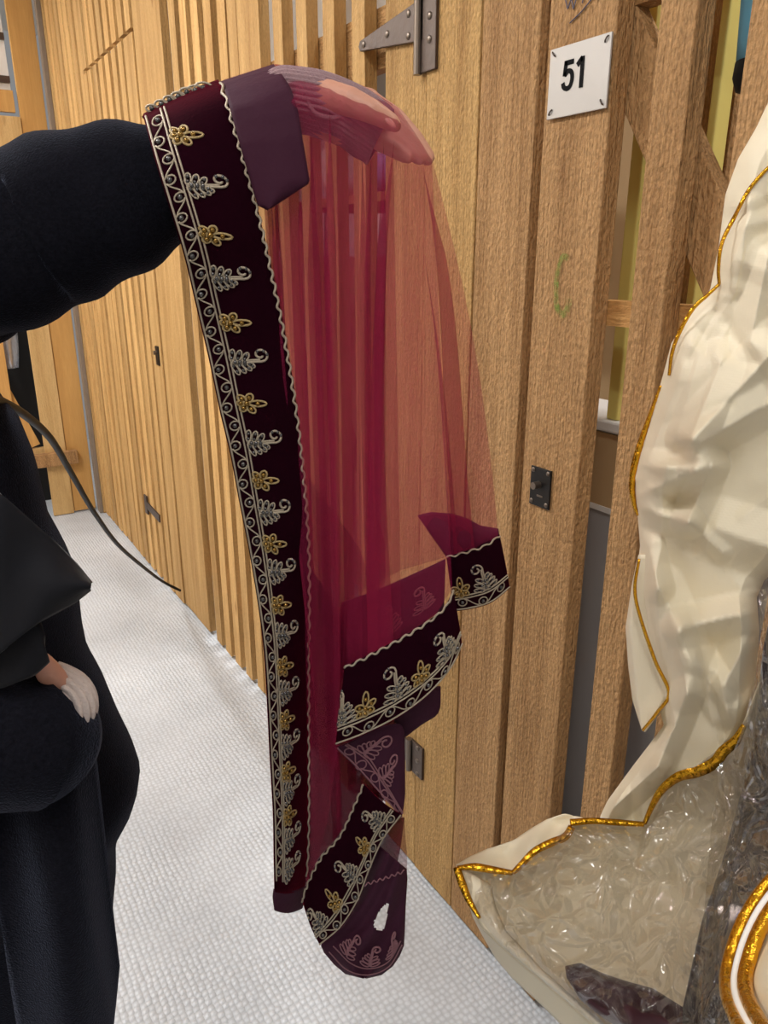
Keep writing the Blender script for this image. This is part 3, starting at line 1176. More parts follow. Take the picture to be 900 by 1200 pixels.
sil = [(-52, 255), (-50, 330), (-38, 400), (-2, 480), (24, 515), (43, 565), (60, 640), (80, 680), (94, 715), (100, 775), (108, 815), (126, 850), (147, 905), (163, 940), (171, 965), (163, 995), (147, 1025), (143, 1050), (144, 1080), (141, 1120), (138, 1180), (138, 1250), (134, 1330)]
sil = lin(sil, 70)
KD = 0.62                        # the coat is flatter front to back than side to side
cdist = math.hypot(BR, BH)
g = []
NA = 72
for i, (px, py) in enumerate(sil):
    az, rr = azr(px, py)
    # rotate so that the tangent ray just touches an ellipse of half width a, half depth KD a
    ca = math.atan2(BR, BH)
    lat = cdist * math.sin(az - ca)
    a = lat / math.sqrt(math.cos(az) ** 2 + (KD * math.sin(az)) ** 2) * 0.995
    a = max(a, 0.10)
    z = H + rr[2] * (BH - 0.05) / (rr @ F0)
    ring = []
    for k in range(NA):
        t = 2 * math.pi * k / NA
        q = 1 + (0.012 + 0.02 * i / 70) * math.sin(5 * t + 0.05 * i) + 0.012 * math.sin(9 * t + 1.3 - 0.08 * i)
        q = q if math.cos(t) < 0.6 else 1.0
        ring.append(W(BR + a * math.cos(t) * q, BH + a * KD * math.sin(t) * q, z))
    g.append(ring)
m = MB()
# shoulder cap
top = np.array(g[0])
c0 = top.mean(0)
caps = [c0 + (top - c0) * s + ZV * dz for s, dz in ((0.42, 0.075), (0.6, 0.06), (0.82, 0.035))]
m.grid(np.array(caps + g), True)
coat = m.build('coat', M['fleece'], person, smooth=True, solid=0.008)
# stand collar
m = MB()
m.grid(np.array([[B(.0 + .075 * math.cos(a), .085 * math.sin(a), z) for a in np.linspace(0, 2 * math.pi, 30, endpoint=False)] for z in (1.42, 1.46, 1.49)]), True)
m.build('collar', M['fleece'], coat, smooth=True, solid=0.012)

# left coat sleeve
sl_c = [(*LS, .092), (*P(-20, 300, .825), .088), (*P(50, 268, .83), .084), (*P(110, 246, .835), .079), (*P(160, 226, .84), .078), (*P(192, 214, .845), .078), (*P(222, 202, .85), .066), (*P(250, 183, .85), .052), (*P(275, 165, .85), .036)]
cc = interp([c[:3] for c in sl_c], 60)
rr = np.interp(np.linspace(0, 1, 60), np.linspace(0, 1, len(sl_c)), [c[3] for c in sl_c])
m = MB()
g = []
tan = np.gradient(cc, axis=0)
for i in range(60):
    t = tan[i] / np.linalg.norm(tan[i])
    u = np.cross(t, ZV)
    u /= np.linalg.norm(u)
    w = np.cross(u, t)
    ring = []
    for k in range(48):
        a = 2 * math.pi * k / 48
        s = i / 59
        fold = 0.0045 * math.sin(26 * s + 1.5 * math.cos(a) + 0.8) * (0.6 + 0.4 * math.sin(a + 1)) + 0.0022 * math.sin(47 * s + 2.2 * math.sin(a))
        fold -= 0.007 * math.exp(-((s - 0.24 - 0.03 * math.cos(a)) / 0.02) ** 2) + 0.007 * math.exp(-((s - 0.36 + 0.04 * math.cos(a)) / 0.018) ** 2)
        fold += 0.006 * math.exp(-((s - 0.62) / 0.05) ** 2) * max(0, math.sin(a)) - 0.008 * math.exp(-((s - 0.53) / 0.035) ** 2) * max(0, math.sin(a))
        ring.append(cc[i] + (rr[i] + fold) * (math.cos(a) * u + math.sin(a) * w))
    g.append(ring)
m.grid(np.array(g), True)
m.build('coat_sleeve', M['fleece'], coat, smooth=True, solid=0.006)

# right coat sleeve
sl_c = [(*RS, .09), (*(np.array(RS) * .5 + np.array(RE) * .5), .078), (*RE, .085), (*P(-90, 876, .56), .075), (*P(-20, 872, .56), .067), (*P(12, 870, .548), .063), (*P(34, 868, .548), .060), (*P(50, 865, .574), .051)]
cc = interp([c[:3] for c in sl_c], 50)
rr = np.interp(np.linspace(0, 1, 50), np.linspace(0, 1, len(sl_c)), [c[3] for c in sl_c])
m = MB()
g = []
tan = np.gradient(cc, axis=0)
for i in range(50):
    t = tan[i] / np.linalg.norm(tan[i])
    u = np.cross(t, F0)
    u /= max(np.linalg.norm(u), 1e-6)
    w = np.cross(u, t)
    g.append([cc[i] + (rr[i] + 0.003 * math.sin(i * .7 + 2 * math.cos(a))) * (math.cos(a) * u + math.sin(a) * w) for a in np.linspace(0, 2 * math.pi, 40, endpoint=False)])
m.grid(np.array(g), True)
m.build('coat_sleeve', M['fleece'], coat, smooth=True, solid=0.006)


def patch(top, bot, nu, nv, hfun=None):
    """cloth between two polylines of (px, py, h)"""
    a, c = lin(top, nu), lin(bot, nu)
    g = []
    for i in range(nv):
        v = i / (nv - 1)
        row = []
        for j in range(nu):
            q = a[j] * (1 - v) + c[j] * v
            h = q[2] + (hfun(j / (nu - 1), v) if hfun else 0)
            row.append(P(q[0], q[1], h))
        g.append(row)
    return np.array(g)


# smooth black flap hanging over the coat, its corner pointing at the slats
m = MB()
m.grid(patch([(-170, 440, .60), (-80, 522, .55), (0, 578, .52), (60, 632, .53), (90, 664, .545), (106, 684, .55)],
             [(-170, 800, .56), (-80, 800, .52), (0, 766, .505), (46, 727, .52), (86, 705, .54), (105, 690, .55)], 40, 26,
             lambda u, v: 0.008 * math.sin(9 * u + 4 * v) - 0.012 * math.sin(math.pi * v)))
m.build('front_flap', M['black_cloth'], coat, smooth=True, solid=0.004)
m = MB()
m.grid(patch([(-150, 700, .535), (-60, 716, .525), (10, 724, .525), (46, 728, .53), (50, 745, .53)],
             [(-150, 812, .53), (-60, 812, .525), (4, 806, .53), (40, 790, .535), (57, 774, .535)], 30, 14,
             lambda u, v: 0.006 * math.sin(11 * u + 2 * v)))
m.build('front_flap', M['black_cloth'], coat, smooth=True, solid=0.004)
# front panel edge of the coat
m = MB()
m.grid(patch([(-20, 955, .56), (30, 920, .56), (76, 905, .575), (108, 880, .60)],
             [(40, 1300, .56), (90, 1290, .56), (128, 1210, .58), (137, 1130, .62)], 24, 40,
             lambda u, v: 0.012 * math.sin(7 * u + 2.5 * v) - 0.02 * math.sin(math.pi * v)))
m.build('front_panel', M['fleece'], coat, smooth=True, solid=0.008)

# knitted sleeve ends


def knit(rings, n_ribs, amp, name, par, NK=132):
    """rings: (top px,py), (bottom px,py), centre h, half depth"""
    g = []
    K = len(rings)
    a = np.array([[*r[0], *r[1], r[2], r[3]] for r in rings], float)
    a = interp(a, 46) if K > 2 else a
    for r in a:
        tp, bt = P(r[0], r[1], r[4]), P(r[2], r[3], r[4])
        c = (tp + bt) / 2
        ax = (tp - bt) / 2
        ring = []
        for k in range(NK):
            t = 2 * math.pi * k / NK
            rib = 1 + amp * math.cos(n_ribs * t)
            ring.append(c + (ax * math.cos(t) - F0 * r[5] * math.sin(t)) * rib)
        g.append(ring)
    mm = MB()
    mm.grid(np.array(g), True)
    return mm.build(name, M['knit'], par, smooth=True, solid=0.0015)


kn = knit([((300, 100), (322, 170), .85, .036), ((325, 82), (350, 155), .85, .039), ((352, 82), (374, 160), .85, .040), ((385, 88), (397, 168), .850, .038), ((424, 104), (413, 180), .851, .031), ((450, 121), (424, 186), .853, .023), ((461, 131), (431, 191), .853, .0215)], 34, 0.05, 'knit_cuff', person)
m = MB()
m.tube(interp([P(381, 96, .818), P(366, 104, .816), P(361, 118, .812), P(370, 133, .810), P(388, 138, .812), P(402, 135, .816)], 30), 0.0022, 8)
m.build('thumb_hole_edge', M['knit'], kn, smooth=True)
M['knit2'] = simple('pale_beige_knit', srgb(206, 190, 182), 0.9, bump=0.5, bscale=500, spec=0.1, sheen=0.2)
cc = interp([P(50, 862, .575), P(74, 846, .575), P(86, 828, .575), P(82, 812, .577), P(70, 802, .579), P(57, 795, .58)], 34)
rr = np.interp(np.linspace(0, 1, 34), [0, .3, .6, 1], [.0215, .0205, .0185, .0145])
m = MB()
g = []
tan = np.gradient(cc, axis=0)
for i in range(34):
    t = tan[i] / np.linalg.norm(tan[i])
    u = np.cross(t, F0)
    u /= np.linalg.norm(u)
    w = np.cross(u, t)
    g.append([cc[i] + rr[i] * (1 + 0.09 * math.cos(17 * a)) * (math.cos(a) * u + math.sin(a) * w) for a in np.linspace(0, 2 * math.pi, 120, endpoint=False)])
m.grid(np.array(g), True)
m.build('knit_cuff', M['knit2'], person, smooth=True, solid=0.0015)

# ------------------------------------------------------------------ the shawl
shawl = empty('embroidered_shawl', tuple(P(440, 1120, .82)))
tag(shawl, 'sheer red shawl with maroon velvet border and silver embroidery draped over the raised arm', 'shawl')
INV = Matrix.Translation(-shawl.location)


def sh_child(o, par=shawl):
    o.parent = par
    if par is shawl:
        o.matrix_parent_inverse = INV
    return o


class Strip:
    """velvet band between an outer (embroidered) edge and an inner edge, points (px, py, h)"""

    def __init__(self, outer, inner, bulge=0.006, wav=0.0):
        N = 120
        o = np.array([P(*q) for q in interp(outer, N)])
        i = np.array([P(*q) for q in interp(inner, N)])
        self.o, self.i, self.N, self.bulge, self.wav = o, i, N, bulge, wav
        mid = (o + i) / 2
        self.L = np.linalg.norm(np.diff(mid, axis=0), axis=1).sum()
        self.w = np.linalg.norm(o - i, axis=1).mean()

    def base(self, s, t):
        x = min(max(s, 0), 1) * (self.N - 1)
        k = min(int(x), self.N - 2)
        f = x - k
        o = self.o[k] * (1 - f) + self.o[k + 1] * f
        i = self.i[k] * (1 - f) + self.i[k + 1] * f
        p = o + (i - o) * t
        tt = min(max(t, 0), 1)
        return p - F0 * (self.bulge * math.sin(math.pi * tt) + self.wav * math.sin(30 * s + 3 * t) * math.sin(math.pi * tt))

    def pos(self, s, t, hgt=0.0):
        p = self.base(s, t)
        if hgt:
            e = 1e-3
            ds = self.base(s + e, t) - self.base(s - e, t)
            dt = self.base(s, t + e) - self.base(s, t - e)
            n = np.cross(ds, dt)
            n /= max(np.linalg.norm(n), 1e-9)
            if n @ (CAM - p) < 0:
                n = -n
            p = p + n * hgt
        return p

    def cloth(self, name, mat, ns=110, nt=14, solid=0.002):
        m = MB()
        m.grid([[self.pos(a, c) for c in np.linspace(0, 1, nt)] for a in np.linspace(0, 1, ns)])
        return sh_child(m.build(name, mat, None, smooth=True, solid=solid))

    def line(self, m, pts, r, seg=5, hgt=0.0016):
        """pts in (s, t)"""
        m.tube([self.pos(a, c, hgt) for a, c in pts], r, seg)

    # local: a metres along the band around s0, b fraction of the width
    def loc(self, s0, pts, sgn=1, hgt=0.0018, k=1.0):
        return [self.pos(s0 + (sgn * a * k + self.shear * (c - 0.3) * self.w) / self.L, c, hgt) for a, c in pts]

    shear = 0.0

    def level(self, s0, on):
        """let the stem of a motif run level instead of square to the band's edge"""
        self.shear = 0.0
        if on:
            dt = self.base(s0, 0.7) - self.base(s0, 0.3)
            ds = self.base(s0 + 0.01, 0.5) - self.base(s0 - 0.01, 0.5)
            per_m = (ds @ UP) / (0.02 * self.L)
            self.shear = -(dt @ UP) / per_m / (0.4 * self.w) if abs(per_m) > 1e-6 else 0.0


def loop_pts(a0, b0, ang, ln, wd, w, n=12):
    """closed leaf loop starting at (a0,b0): a in metres, b in fraction of band width w"""
    out = []
    for k in range(n):
        t = 2 * math.pi * k / n
        x = ln / 2 * (1 - math.cos(t))
        y = wd / 2 * math.sin(t)
        dx = x * math.cos(ang) - y * math.sin(ang)
        dy = x * math.sin(ang) + y * math.cos(ang)
        out.append((a0 + dy, b0 + dx / w))
    return out


def two_mats(o, mat, first):
    o.data.materials.append(mat)
    for p in o.data.polygons[first:]:
        p.material_index = 1
    return o


EDGE_T, D1, D2, MOT = 0.035, 0.235, 0.285, 0.30


def trim(strip, par, wavy=True, dull=False, s0=0.0, s1=1.0):
    th = M['dull_thread'] if dull else M['silver']
    S = lambda n: np.linspace(s0, s1, n)
    m = MB()
    strip.line(m, [(a, EDGE_T) for a in S(160)], 0.0011)
    m.build('edge_braid', th, par, smooth=True)
    m = MB()
    strip.line(m, [(a, D1) for a in S(160)], 0.00105)
    strip.line(m, [(a, D2) for a in S(160)], 0.00105)
    m.build('double_braid', th, par, smooth=True)
    L = strip.L * (s1 - s0)
    n = max(2, int(L / 0.0245))
    m = MB()
    bd = MB()
    rad = 0.0058
    prev = None
    for k in range(n):
        s = s0 + (k + 0.5) / n * (s1 - s0)
        t = 0.105 if k % 2 else 0.165
        c = [(s + rad * math.cos(x) / strip.L, t + rad * math.sin(x) / strip.w) for x in np.linspace(0, 2 * math.pi, 12, endpoint=False)]
        m.tube([strip.pos(a, q, 0.0016) for a, q in c], 0.0009, 5, closed=True)
        bd.ball(strip.pos(s, t, 0.002), 0.0026, 8, 5)
        # linking vine
        sA, sB = s + 0.5 * rad / strip.L, s + (0.0245 - 0.5 * rad) / strip.L
        tA, tB = (0.06, 0.215) if k % 2 else (0.215, 0.06)
        if sB < s1:
            strip.line(m, [(sA + (sB - sA) * x, tA + (tB - tA) * (x * x * (3 - 2 * x))) for x in np.linspace(0, 1, 9)], 0.00085)
    nf = len(m.f)
    if not dull:
        m.add(bd.v, bd.f)
    two_mats(m.build('scroll_vine', th, par, smooth=True), M['bead'], nf)
    if wavy:
        m = MB()
        nn = int(L / 0.002)
        pts = []
        for k in range(nn):
            s = s0 + k / (nn - 1) * (s1 - s0)
            pts.append((s, 0.985 + 0.020 * math.sin(2 * math.pi * (s - s0) * strip.L / 0.017)))
        strip.line(m, pts, 0.00135, 5, 0.0022)
        m.build('wavy_braid', th, par, smooth=True)


def sprig(strip, par, s0, sgn=-1, k=1.0, dull=False, horiz=False):
    """leafy sprig whose stem ends in a curl; sgn: which way the curl turns"""
    w = strip.w
    th = M['dull_thread'] if dull else M['silver']
    m = MB()
    strip.level(s0, horiz)
    add = lambda pts, r=0.00115, closed=False: m.tube(strip.loc(s0, pts, sgn, 0.0018, k), r * (1 if not closed else .95), 5, closed=closed)
    stem = [(0, MOT), (-0.001, .38), (-0.001, .46), (0.0, .54), (0.0005, .62), (0.0005, .66)]
    CR = 0.0092
    curl = [(0.0005 + CR - CR * math.cos(t) * (1 - t / 10.5), .66 + (CR / w) * math.sin(t) * (1 - t / 10.5) * 0.8) for t in np.linspace(0, 7.4, 34)]
    add(interp(stem, 18).tolist() + curl[2:], 0.0013)
    add([(a + 0.0024, c - .012) for a, c in interp(stem, 14).tolist()], 0.0011)
    bd = MB()
    leaves = [(.001, .29, 1.35, .0165), (.001, .365, 1.25, .0155), (.001, .44, 1.1, .0130),
              (-.001, .29, -1.25, .0175), (-.001, .36, -1.15, .0155), (-.001, .43, -1.0, .0125), (-.001, .49, -.85, .0085)]
    for a0, b0, ang, ln in leaves:
        lp = loop_pts(a0, b0, ang, ln, .0054, w)
        add(lp, 0.00095, True)
        cx = np.mean([q[0] for q in lp]), np.mean([q[1] for q in lp])
        for q in (-.22, .22):
            c = strip.loc(s0, [(cx[0] + q * ln * math.sin(ang), cx[1] + q * ln * math.cos(ang) / w)], sgn, 0.0022, k)[0]
            bd.ball(c, 0.0017, 6, 4)
    for t in (1.6, 2.6, 3.6):
        j = int(t / 7.4 * 33)
        a, c = curl[j]
        bd.ball(strip.loc(s0, [(a * .8 + 0.0125 * .2, c)], sgn, 0.0022, k)[0], 0.0019, 6, 4)
    for c in (.34, .40, .46):
        bd.ball(strip.loc(s0, [(0.0, c)], sgn, 0.003, k)[0], 0.0023, 6, 4)
    nf = len(m.f)
    if not dull:
        m.add(bd.v, bd.f)
    return two_mats(m.build('leaf_sprig', th, par, smooth=True), M['bead'], nf)


def flower(strip, par, s0, sgn=1, k=1.0, horiz=False):
    w = strip.w
    strip.level(s0, horiz)
    m = MB()
    bd = MB()
    cen = (0.0, .385)
    for ang, ln in ((0.0, .017), (1.15, .0115), (2.2, .0105), (-1.15, .0115), (-2.2, .0105), (3.14, .008)):
        lp = loop_pts(cen[0] + .002 * math.sin(ang), cen[1] + .002 * math.cos(ang) / w, ang, ln, .0072, w)
        m.tube(strip.loc(s0, lp, sgn, 0.0018, k), 0.0012, 5, closed=True)
        c = np.mean([q[0] for q in lp]), np.mean([q[1] for q in lp])
        bd.ball(strip.loc(s0, [c], sgn, 0.0022, k)[0], 0.0026, 7, 5)
    bd.ball(strip.loc(s0, [cen], sgn, 0.003, k)[0], 0.0030, 8, 5)
    nf = len(m.f)
    m.add(bd.v, bd.f)
    two_mats(m.build('flower', M['gold'], par, smooth=True), M['gold_bead'], nf)


def s_of(strip, px, py):
    """position along the band nearest to a photo pixel"""
    best, bs = 1e9, 0
    for s in np.linspace(0, 1, 400):
        q = strip.base(s, 0.4) - CAM
        d = q @ FW
        x, y = 450 + FOC * (q @ RV) / d, 600 - FOC * (q @ UP) / d
        e = (x - px) ** 2 + (y - py) ** 2
        if e < best:
            best, bs = e, s
    return bs


# long front band
A = Strip([(168, 136, .850), (172, 150, .800), (183, 190, .766), (198, 240, .755), (215, 296, .760), (231, 362, .782), (245, 420, .79), (258, 482, .79), (270, 532, .79), (281, 590, .79), (291, 640, .79), (301, 700, .785), (309, 760, .782), (313, 820, .78), (316, 880, .78), (320, 950, .78), (321, 1000, .78), (322, 1045, .78)],
          [(259, 96, .850), (265, 112, .806), (275, 148, .782), (289, 198, .772), (301, 242, .772), (315, 300, .778), (328, 360, .784), (339, 420, .79), (348, 480, .793), (355, 540, .797), (360, 600, .80), (362, 650, .81), (362, 705, .822), (361, 760, .832), (361, 820, .838), (361, 880, .84), (361, 950, .84), (360, 1000, .84), (357, 1040, .84)])
va = A.cloth('velvet_border', M['velvet'], ns=160)
trim(A, va, s0=0.004, s1=0.985)
for px, py in ((208, 160), (243, 273), (268, 376), (289, 470), (306, 561), (320, 634), (327, 708), (334, 780), (338, 845), (340, 905), (339, 958)):
    flower(A, va, s_of(A, px - 3, py), horiz=True)
for px, py in ((243, 212), (270, 322), (292, 420), (312, 515), (324, 597), (335, 667), (340, 743), (340, 812), (339, 874), (339, 930), (340, 985), (341, 1022)):
    sprig(A, va, s_of(A, px - 8, py), -1, 0.95, horiz=True)
# lower sewn end of the long band
E_ = Strip([(321, 1042, .78), (320, 1052, .78), (322, 1067, .782)], [(358, 1038, .84), (357, 1050, .842), (354, 1064, .84)])
E_.cloth('velvet_hem', M['velvet_back'], ns=10, nt=12)

# embroidered top edge seen where the band turns over the forearm
T_ = Strip([(167, 138, .852), (205, 118, .858), (256, 97, .860)], [(169, 134, .90), (205, 114, .90), (256, 94, .90)], 0.0)
tv = T_.cloth('velvet_border', M['velvet'], ns=30, nt=6)
m = MB()
bd = MB()
for k, (px, py, rr) in enumerate(((178, 127, .005), (189, 122, .0055), (199, 117, .0055), (209, 113, .006), (219, 108, .006), (229, 106, .007), (238, 103, .0075))):
    c = P(px, py, .846)
    m.tube([c + RV * rr * math.cos(t) * 1.2 + (UP * .8 - FW * .3) * rr * .75 * math.sin(t) for t in np.linspace(0, 2 * math.pi, 14, endpoint=False)], 0.0011, 5, closed=True)
    bd.ball(c, .0028, 8, 5)
m.tube([P(px, py, .845) for px, py in interp([(184, 131), (200, 122), (215, 116), (232, 110), (243, 104)], 24)], .0012, 5)
nf = len(m.f)
m.add(bd.v, bd.f)
two_mats(m.build('leaf_sprig', M['silver'], tv, smooth=True), M['bead'], nf)

# velvet reverse seen through the net, beside the wavy braid
m = MB()
m.grid(patch([(259, 95, .852), (290, 82, .856), (321, 75, .858)], [(259, 96, .852), (290, 83, .854), (321, 76, .854)], 20, 2))
lf = interp([(259, 96, .852), (266, 113, .808), (276, 148, .790), (290, 198, .782), (302, 238, .782), (310, 248, .784)], 40)
rt = interp([(321, 76, .856), (334, 92, .812), (345, 112, .800), (354, 160, .795), (363, 214, .795), (318, 243, .790)], 40)
lf = lin([(259, 96, .850), (264, 108, .808), (270, 128, .782), (281, 168, .770), (293, 210, .765), (302, 240, .765), (314, 246, .766)], 40)
rt = lin([(321, 76, .854), (332, 90, .808), (341, 104, .790), (349, 130, .778), (354, 160, .772), (363, 214, .770), (318, 243, .766)], 40)
gg = []
for v in range(40):
    gg.append([P(*(lf[v] * (1 - u) + rt[v] * u - np.array([0, 0, .006 * math.sin(math.pi * u)]))) for u in np.linspace(0, 1, 16)])
mm = MB()
mm.grid(gg)
sh_child(mm.build('velvet_reverse', M['velvet_back'], None, smooth=True, solid=0.0015))


# nets: pleated sheets hanging from the arm and hand
def pleated(top, bot, h_top, h_body, nu, nv, pleats, amp_h, fold, name, mat, seed=0, hbot=None, left=None, crest=0.05, belly=0.0):
    """top, bot: photo polylines; pleats fold over themselves where fold is large; left: depth of the left edge by v"""
    r2 = np.random.default_rng(seed)
    T, Bt = lin(top, 200), lin(bot, 200)
    ph = r2.uniform(0, 6.28, 6)
    m = MB()
    g = []
    for i in range(nv):
        v = i / (nv - 1)
        row = []
        for j in range(nu):
            u = j / (nu - 1)
            grow = min(1, 0.15 + v * 3.2)
            edge = min(1, 6 * u, 6 * (1 - u))
            w1 = 2 * math.pi * (pleats * u + 0.55 * math.sin(2 * math.pi * 1.3 * u + ph[1]) + 0.10 * math.sin(2.5 * v + 4 * u + ph[3])) + ph[0]
            w2 = 2 * math.pi * (pleats * 0.41 * u + 0.12 * math.sin(3 * v + ph[4])) + ph[2]
            mod = 0.65 + 0.5 * math.sin(2 * math.pi * 2.3 * u + ph[5])
            du = fold * (mod * math.sin(w1) / (2 * math.pi * pleats) + 0.8 * math.sin(w2) / (2 * math.pi * pleats * .41)) * grow * edge
            uu = min(max(u + du, 0), 1)
            x = uu * 199
            k = min(int(x), 198)
            f = x - k
            a = T[k] * (1 - f) + T[k + 1] * f
            c = Bt[k] * (1 - f) + Bt[k + 1] * f
            q = a + (c - a) * v
            q = q + np.array([belly * math.sin(math.pi * v) * uu ** 2, 0.0])
            hb = h_body if hbot is None else h_body + (hbot - h_body) * v
            if left is not None:
                hl = np.interp(v, left[0], left[1])
                k2 = min(1, u / 0.3)
                hb = hl * (1 - k2) + hb * k2
            cr = max(0.0, 1 - v / crest) ** 1.5 if crest else 0
            h = hb + (h_top - hb) * cr + edge * (amp_h * math.cos(w1) * grow + 0.6 * amp_h * math.cos(w2) * grow)
            row.append(P(q[0], q[1], h))
        g.append(row)
    m.grid(g)
    return sh_child(m.build(name, mat, None, smooth=True))


topline = [(262, 93), (320, 75), (352, 77), (385, 86), (430, 103), (466, 126), (488, 158), (506, 187)]
pleated(topline,
        [(359, 1050), (364, 1024), (374, 1004), (386, 950), (396, 873), (404, 784), (440, 763), (480, 741), (510, 721), (530, 690)], .857, .776, 420, 80, 9, .0045, 1.8, 'net_panel', M['net'], 3, hbot=.79,
        left=((0, .06, .2, .5, .75, 1), (.855, .80, .79, .814, .85, .868)))
pleated([(322, 75), (385, 85), (430, 102), (467, 126), (489, 158), (507, 188)],
        [(362, 800), (410, 700), (470, 668), (526, 652), (556, 642), (584, 628)], .865, .915, 300, 60, 6, .008, 1.5, 'net_panel', M['net'], 8, hbot=.93, belly=11)
# folds of the net that run down behind the front sheet to the lower tip
pleated([(300, 82), (325, 76), (352, 78), (385, 86), (430, 103), (460, 122)],
        [(359, 1050), (372, 1006), (392, 985), (412, 960), (430, 925), (474, 955)], .86, .872, 300, 60, 6, .006, 1.6, 'net_panel', M['net'], 5)
pleated([(300, 83), (325, 77), (352, 79), (385, 88), (420, 99)],
        [(358, 1048), (372, 1006), (388, 988), (402, 970), (426, 925)], .85, .852, 260, 50, 5, .005, 1.6, 'net_panel', M['net'], 15)

# front lower band
Bs = Strip([(393, 873, .775), (425, 861, .775), (465, 841, .777), (500, 815, .782), (526, 785, .79), (541, 755, .80)],
           [(404, 781, .785), (440, 763, .785), (480, 741, .787), (510, 721, .792), (524, 706, .797), (531, 689, .805)], 0.008)
vb = Bs.cloth('velvet_border', M['velvet'], ns=80)
trim(Bs, vb)
for px, py in ((430, 832), (498, 796)):
    flower(Bs, vb, s_of(Bs, px, py), -1, 1.05)
for px, py in ((403, 845), (463, 805), (522, 762)):
    sprig(Bs, vb, s_of(Bs, px, py), -1, 1.05)
# tail of the front band behind its embroidered edge
Fs = Strip([(516, 804, .83), (514, 834, .83), (495, 848, .83), (474, 864, .83)], [(505, 806, .82), (490, 818, .82), (475, 830, .82), (460, 842, .82)], 0.0)
Fs.cloth('velvet_reverse', M['velvet_back'], ns=14, nt=10)

# right-hand back band
Cs = Strip([(531, 716, .925), (552, 713, .925), (575, 706, .925), (597, 689, .94)], [(523, 652, .925), (548, 645, .925), (568, 638, .928), (585, 626, .94)], 0.006)
vc = Cs.cloth('velvet_border', M['velvet'], ns=50)
trim(Cs, vc)
sprig(Cs, vc, s_of(Cs, 569, 685), -1, 0.95)
flower(Cs, vc, s_of(Cs, 540, 693), -1, 1.0)
m = MB()
m.grid(patch([(489, 604, .95), (505, 600, .945), (530, 602, .945), (548, 608, .945), (562, 616, .945), (584, 620, .95)],
             [(525, 655, .94), (530, 653, .935), (540, 650, .935), (555, 645, .935), (568, 640, .935), (585, 629, .945)], 30, 14, lambda u, v: -.008 * math.sin(math.pi * v)))
sh_child(m.build('velvet_reverse', M['velvet_back'], None, smooth=True, solid=0.0015))
# back of the border seen through the net above the front band
Gs = Strip([(390, 800, .90), (440, 775, .90), (490, 735, .90), (520, 712, .905)], [(400, 706, .90), (440, 692, .90), (490, 670, .90), (522, 655, .905)], 0.004)
vg = Gs.cloth('velvet_reverse', M['velvet_back'], ns=40)
sprig(Gs, vg, s_of(Gs, 460, 735), -1, 1.0, dull=True)
sprig(Gs, vg, s_of(Gs, 500, 712), -1, 1.0, dull=True)

# reverse of the zigzag fold below the front band
Ds = Strip([(394, 876, .80), (420, 902, .80), (446, 930, .80), (471, 957, .805)], [(440, 852, .805), (470, 850, .805), (474, 880, .81), (474, 930, .81)], 0.004)
vd = Ds.cloth('velvet_reverse', M['velvet_back'], ns=40)
trim(Ds, vd, wavy=False, dull=True)
sprig(Ds, vd, s_of(Ds, 428, 885), 1, 0.9, dull=True)
sprig(Ds, vd, s_of(Ds, 452, 908), -1, 0.9, dull=True)
# lower front band of the zigzag
Es = Strip([(471, 955, .80), (449, 984, .80), (433, 1020, .80), (420, 1055, .80), (400, 1086, .80), (375, 1107, .80)],
           [(426, 918, .81), (401, 974, .81), (378, 1001, .81), (366, 1022, .812), (358, 1042, .812), (355, 1056, .812)], 0.006)
ve = Es.cloth('velvet_border', M['velvet'], ns=70)
trim(Es, ve)
for px, py in ((436, 957), (408, 1022), (362, 1070)):
    sprig(Es, ve, s_of(Es, px, py), 1, 0.95)
for px, py in ((424, 990), (392, 1056)):
    flower(Es, ve, s_of(Es, px, py), 1, 1.0)


# bag-like lowest fold with a gap that shows the floor
def in_poly(x, y, poly):
    ins = False
    n = len(poly)
    for i in range(n):
        x0, y0 = poly[i]
        x1, y1 = poly[(i + 1) % n]
        if (y0 > y) != (y1 > y) and x < (x1 - x0) * (y - y0) / (y1 - y0) + x0:
            ins = not ins
    return ins


def fold_patch(left, right, h0, bul, name, mat, hole=None, ns=70, nt=46, solid=0.0015):
    L_, R_ = lin(left, ns), lin(right, ns)
    vs, fs, uv = [], [], []
    for i in range(ns):
        for j in range(nt):
            u = j / (nt - 1)
            q = L_[i] * (1 - u) + R_[i] * u
            uv.append(q)
            vs.append(P(q[0], q[1], h0 - bul * math.sin(math.pi * u) ** .7 + .004 * math.sin(14 * u + i * .12)))
    for i in range(ns - 1):
        for j in range(nt - 1):
            idx = (i * nt + j, i * nt + j + 1, (i + 1) * nt + j + 1, (i + 1) * nt + j)
            if hole:
                c = np.mean([uv[k] for k in idx], axis=0)
                if in_poly(c[0], c[1], hole):
                    continue
            fs.append(idx)
    m = MB()
    m.add(vs, fs)
    return sh_child(m.build(name, mat, None, smooth=True, solid=solid))


HOLE = [(457, 1058), (450, 1060), (443, 1070), (438, 1080), (438, 1087), (442, 1091), (450, 1090), (453, 1082), (454, 1072)]
fold_patch([(445, 992), (432, 1024), (421, 1054), (402, 1085), (376, 1107), (380, 1116), (392, 1130), (405, 1141), (425, 1146)],
           [(476, 1018), (477, 1030), (475, 1062), (474, 1090), (473, 1108), (468, 1120), (460, 1132), (447, 1142), (430, 1146)], .825, .02, 'velvet_fold', M['velvet_back'], HOLE)
fold_patch([(468, 958), (455, 975), (447, 990), (437, 1010), (430, 1030)],
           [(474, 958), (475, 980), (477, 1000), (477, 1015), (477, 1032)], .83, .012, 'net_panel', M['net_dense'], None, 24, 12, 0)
fold_patch([(452, 960), (440, 985), (425, 1020)], [(474, 958), (470, 990), (462, 1030)], .845, .006, 'net_panel', M['net_dark'], None, 20, 12, 0)
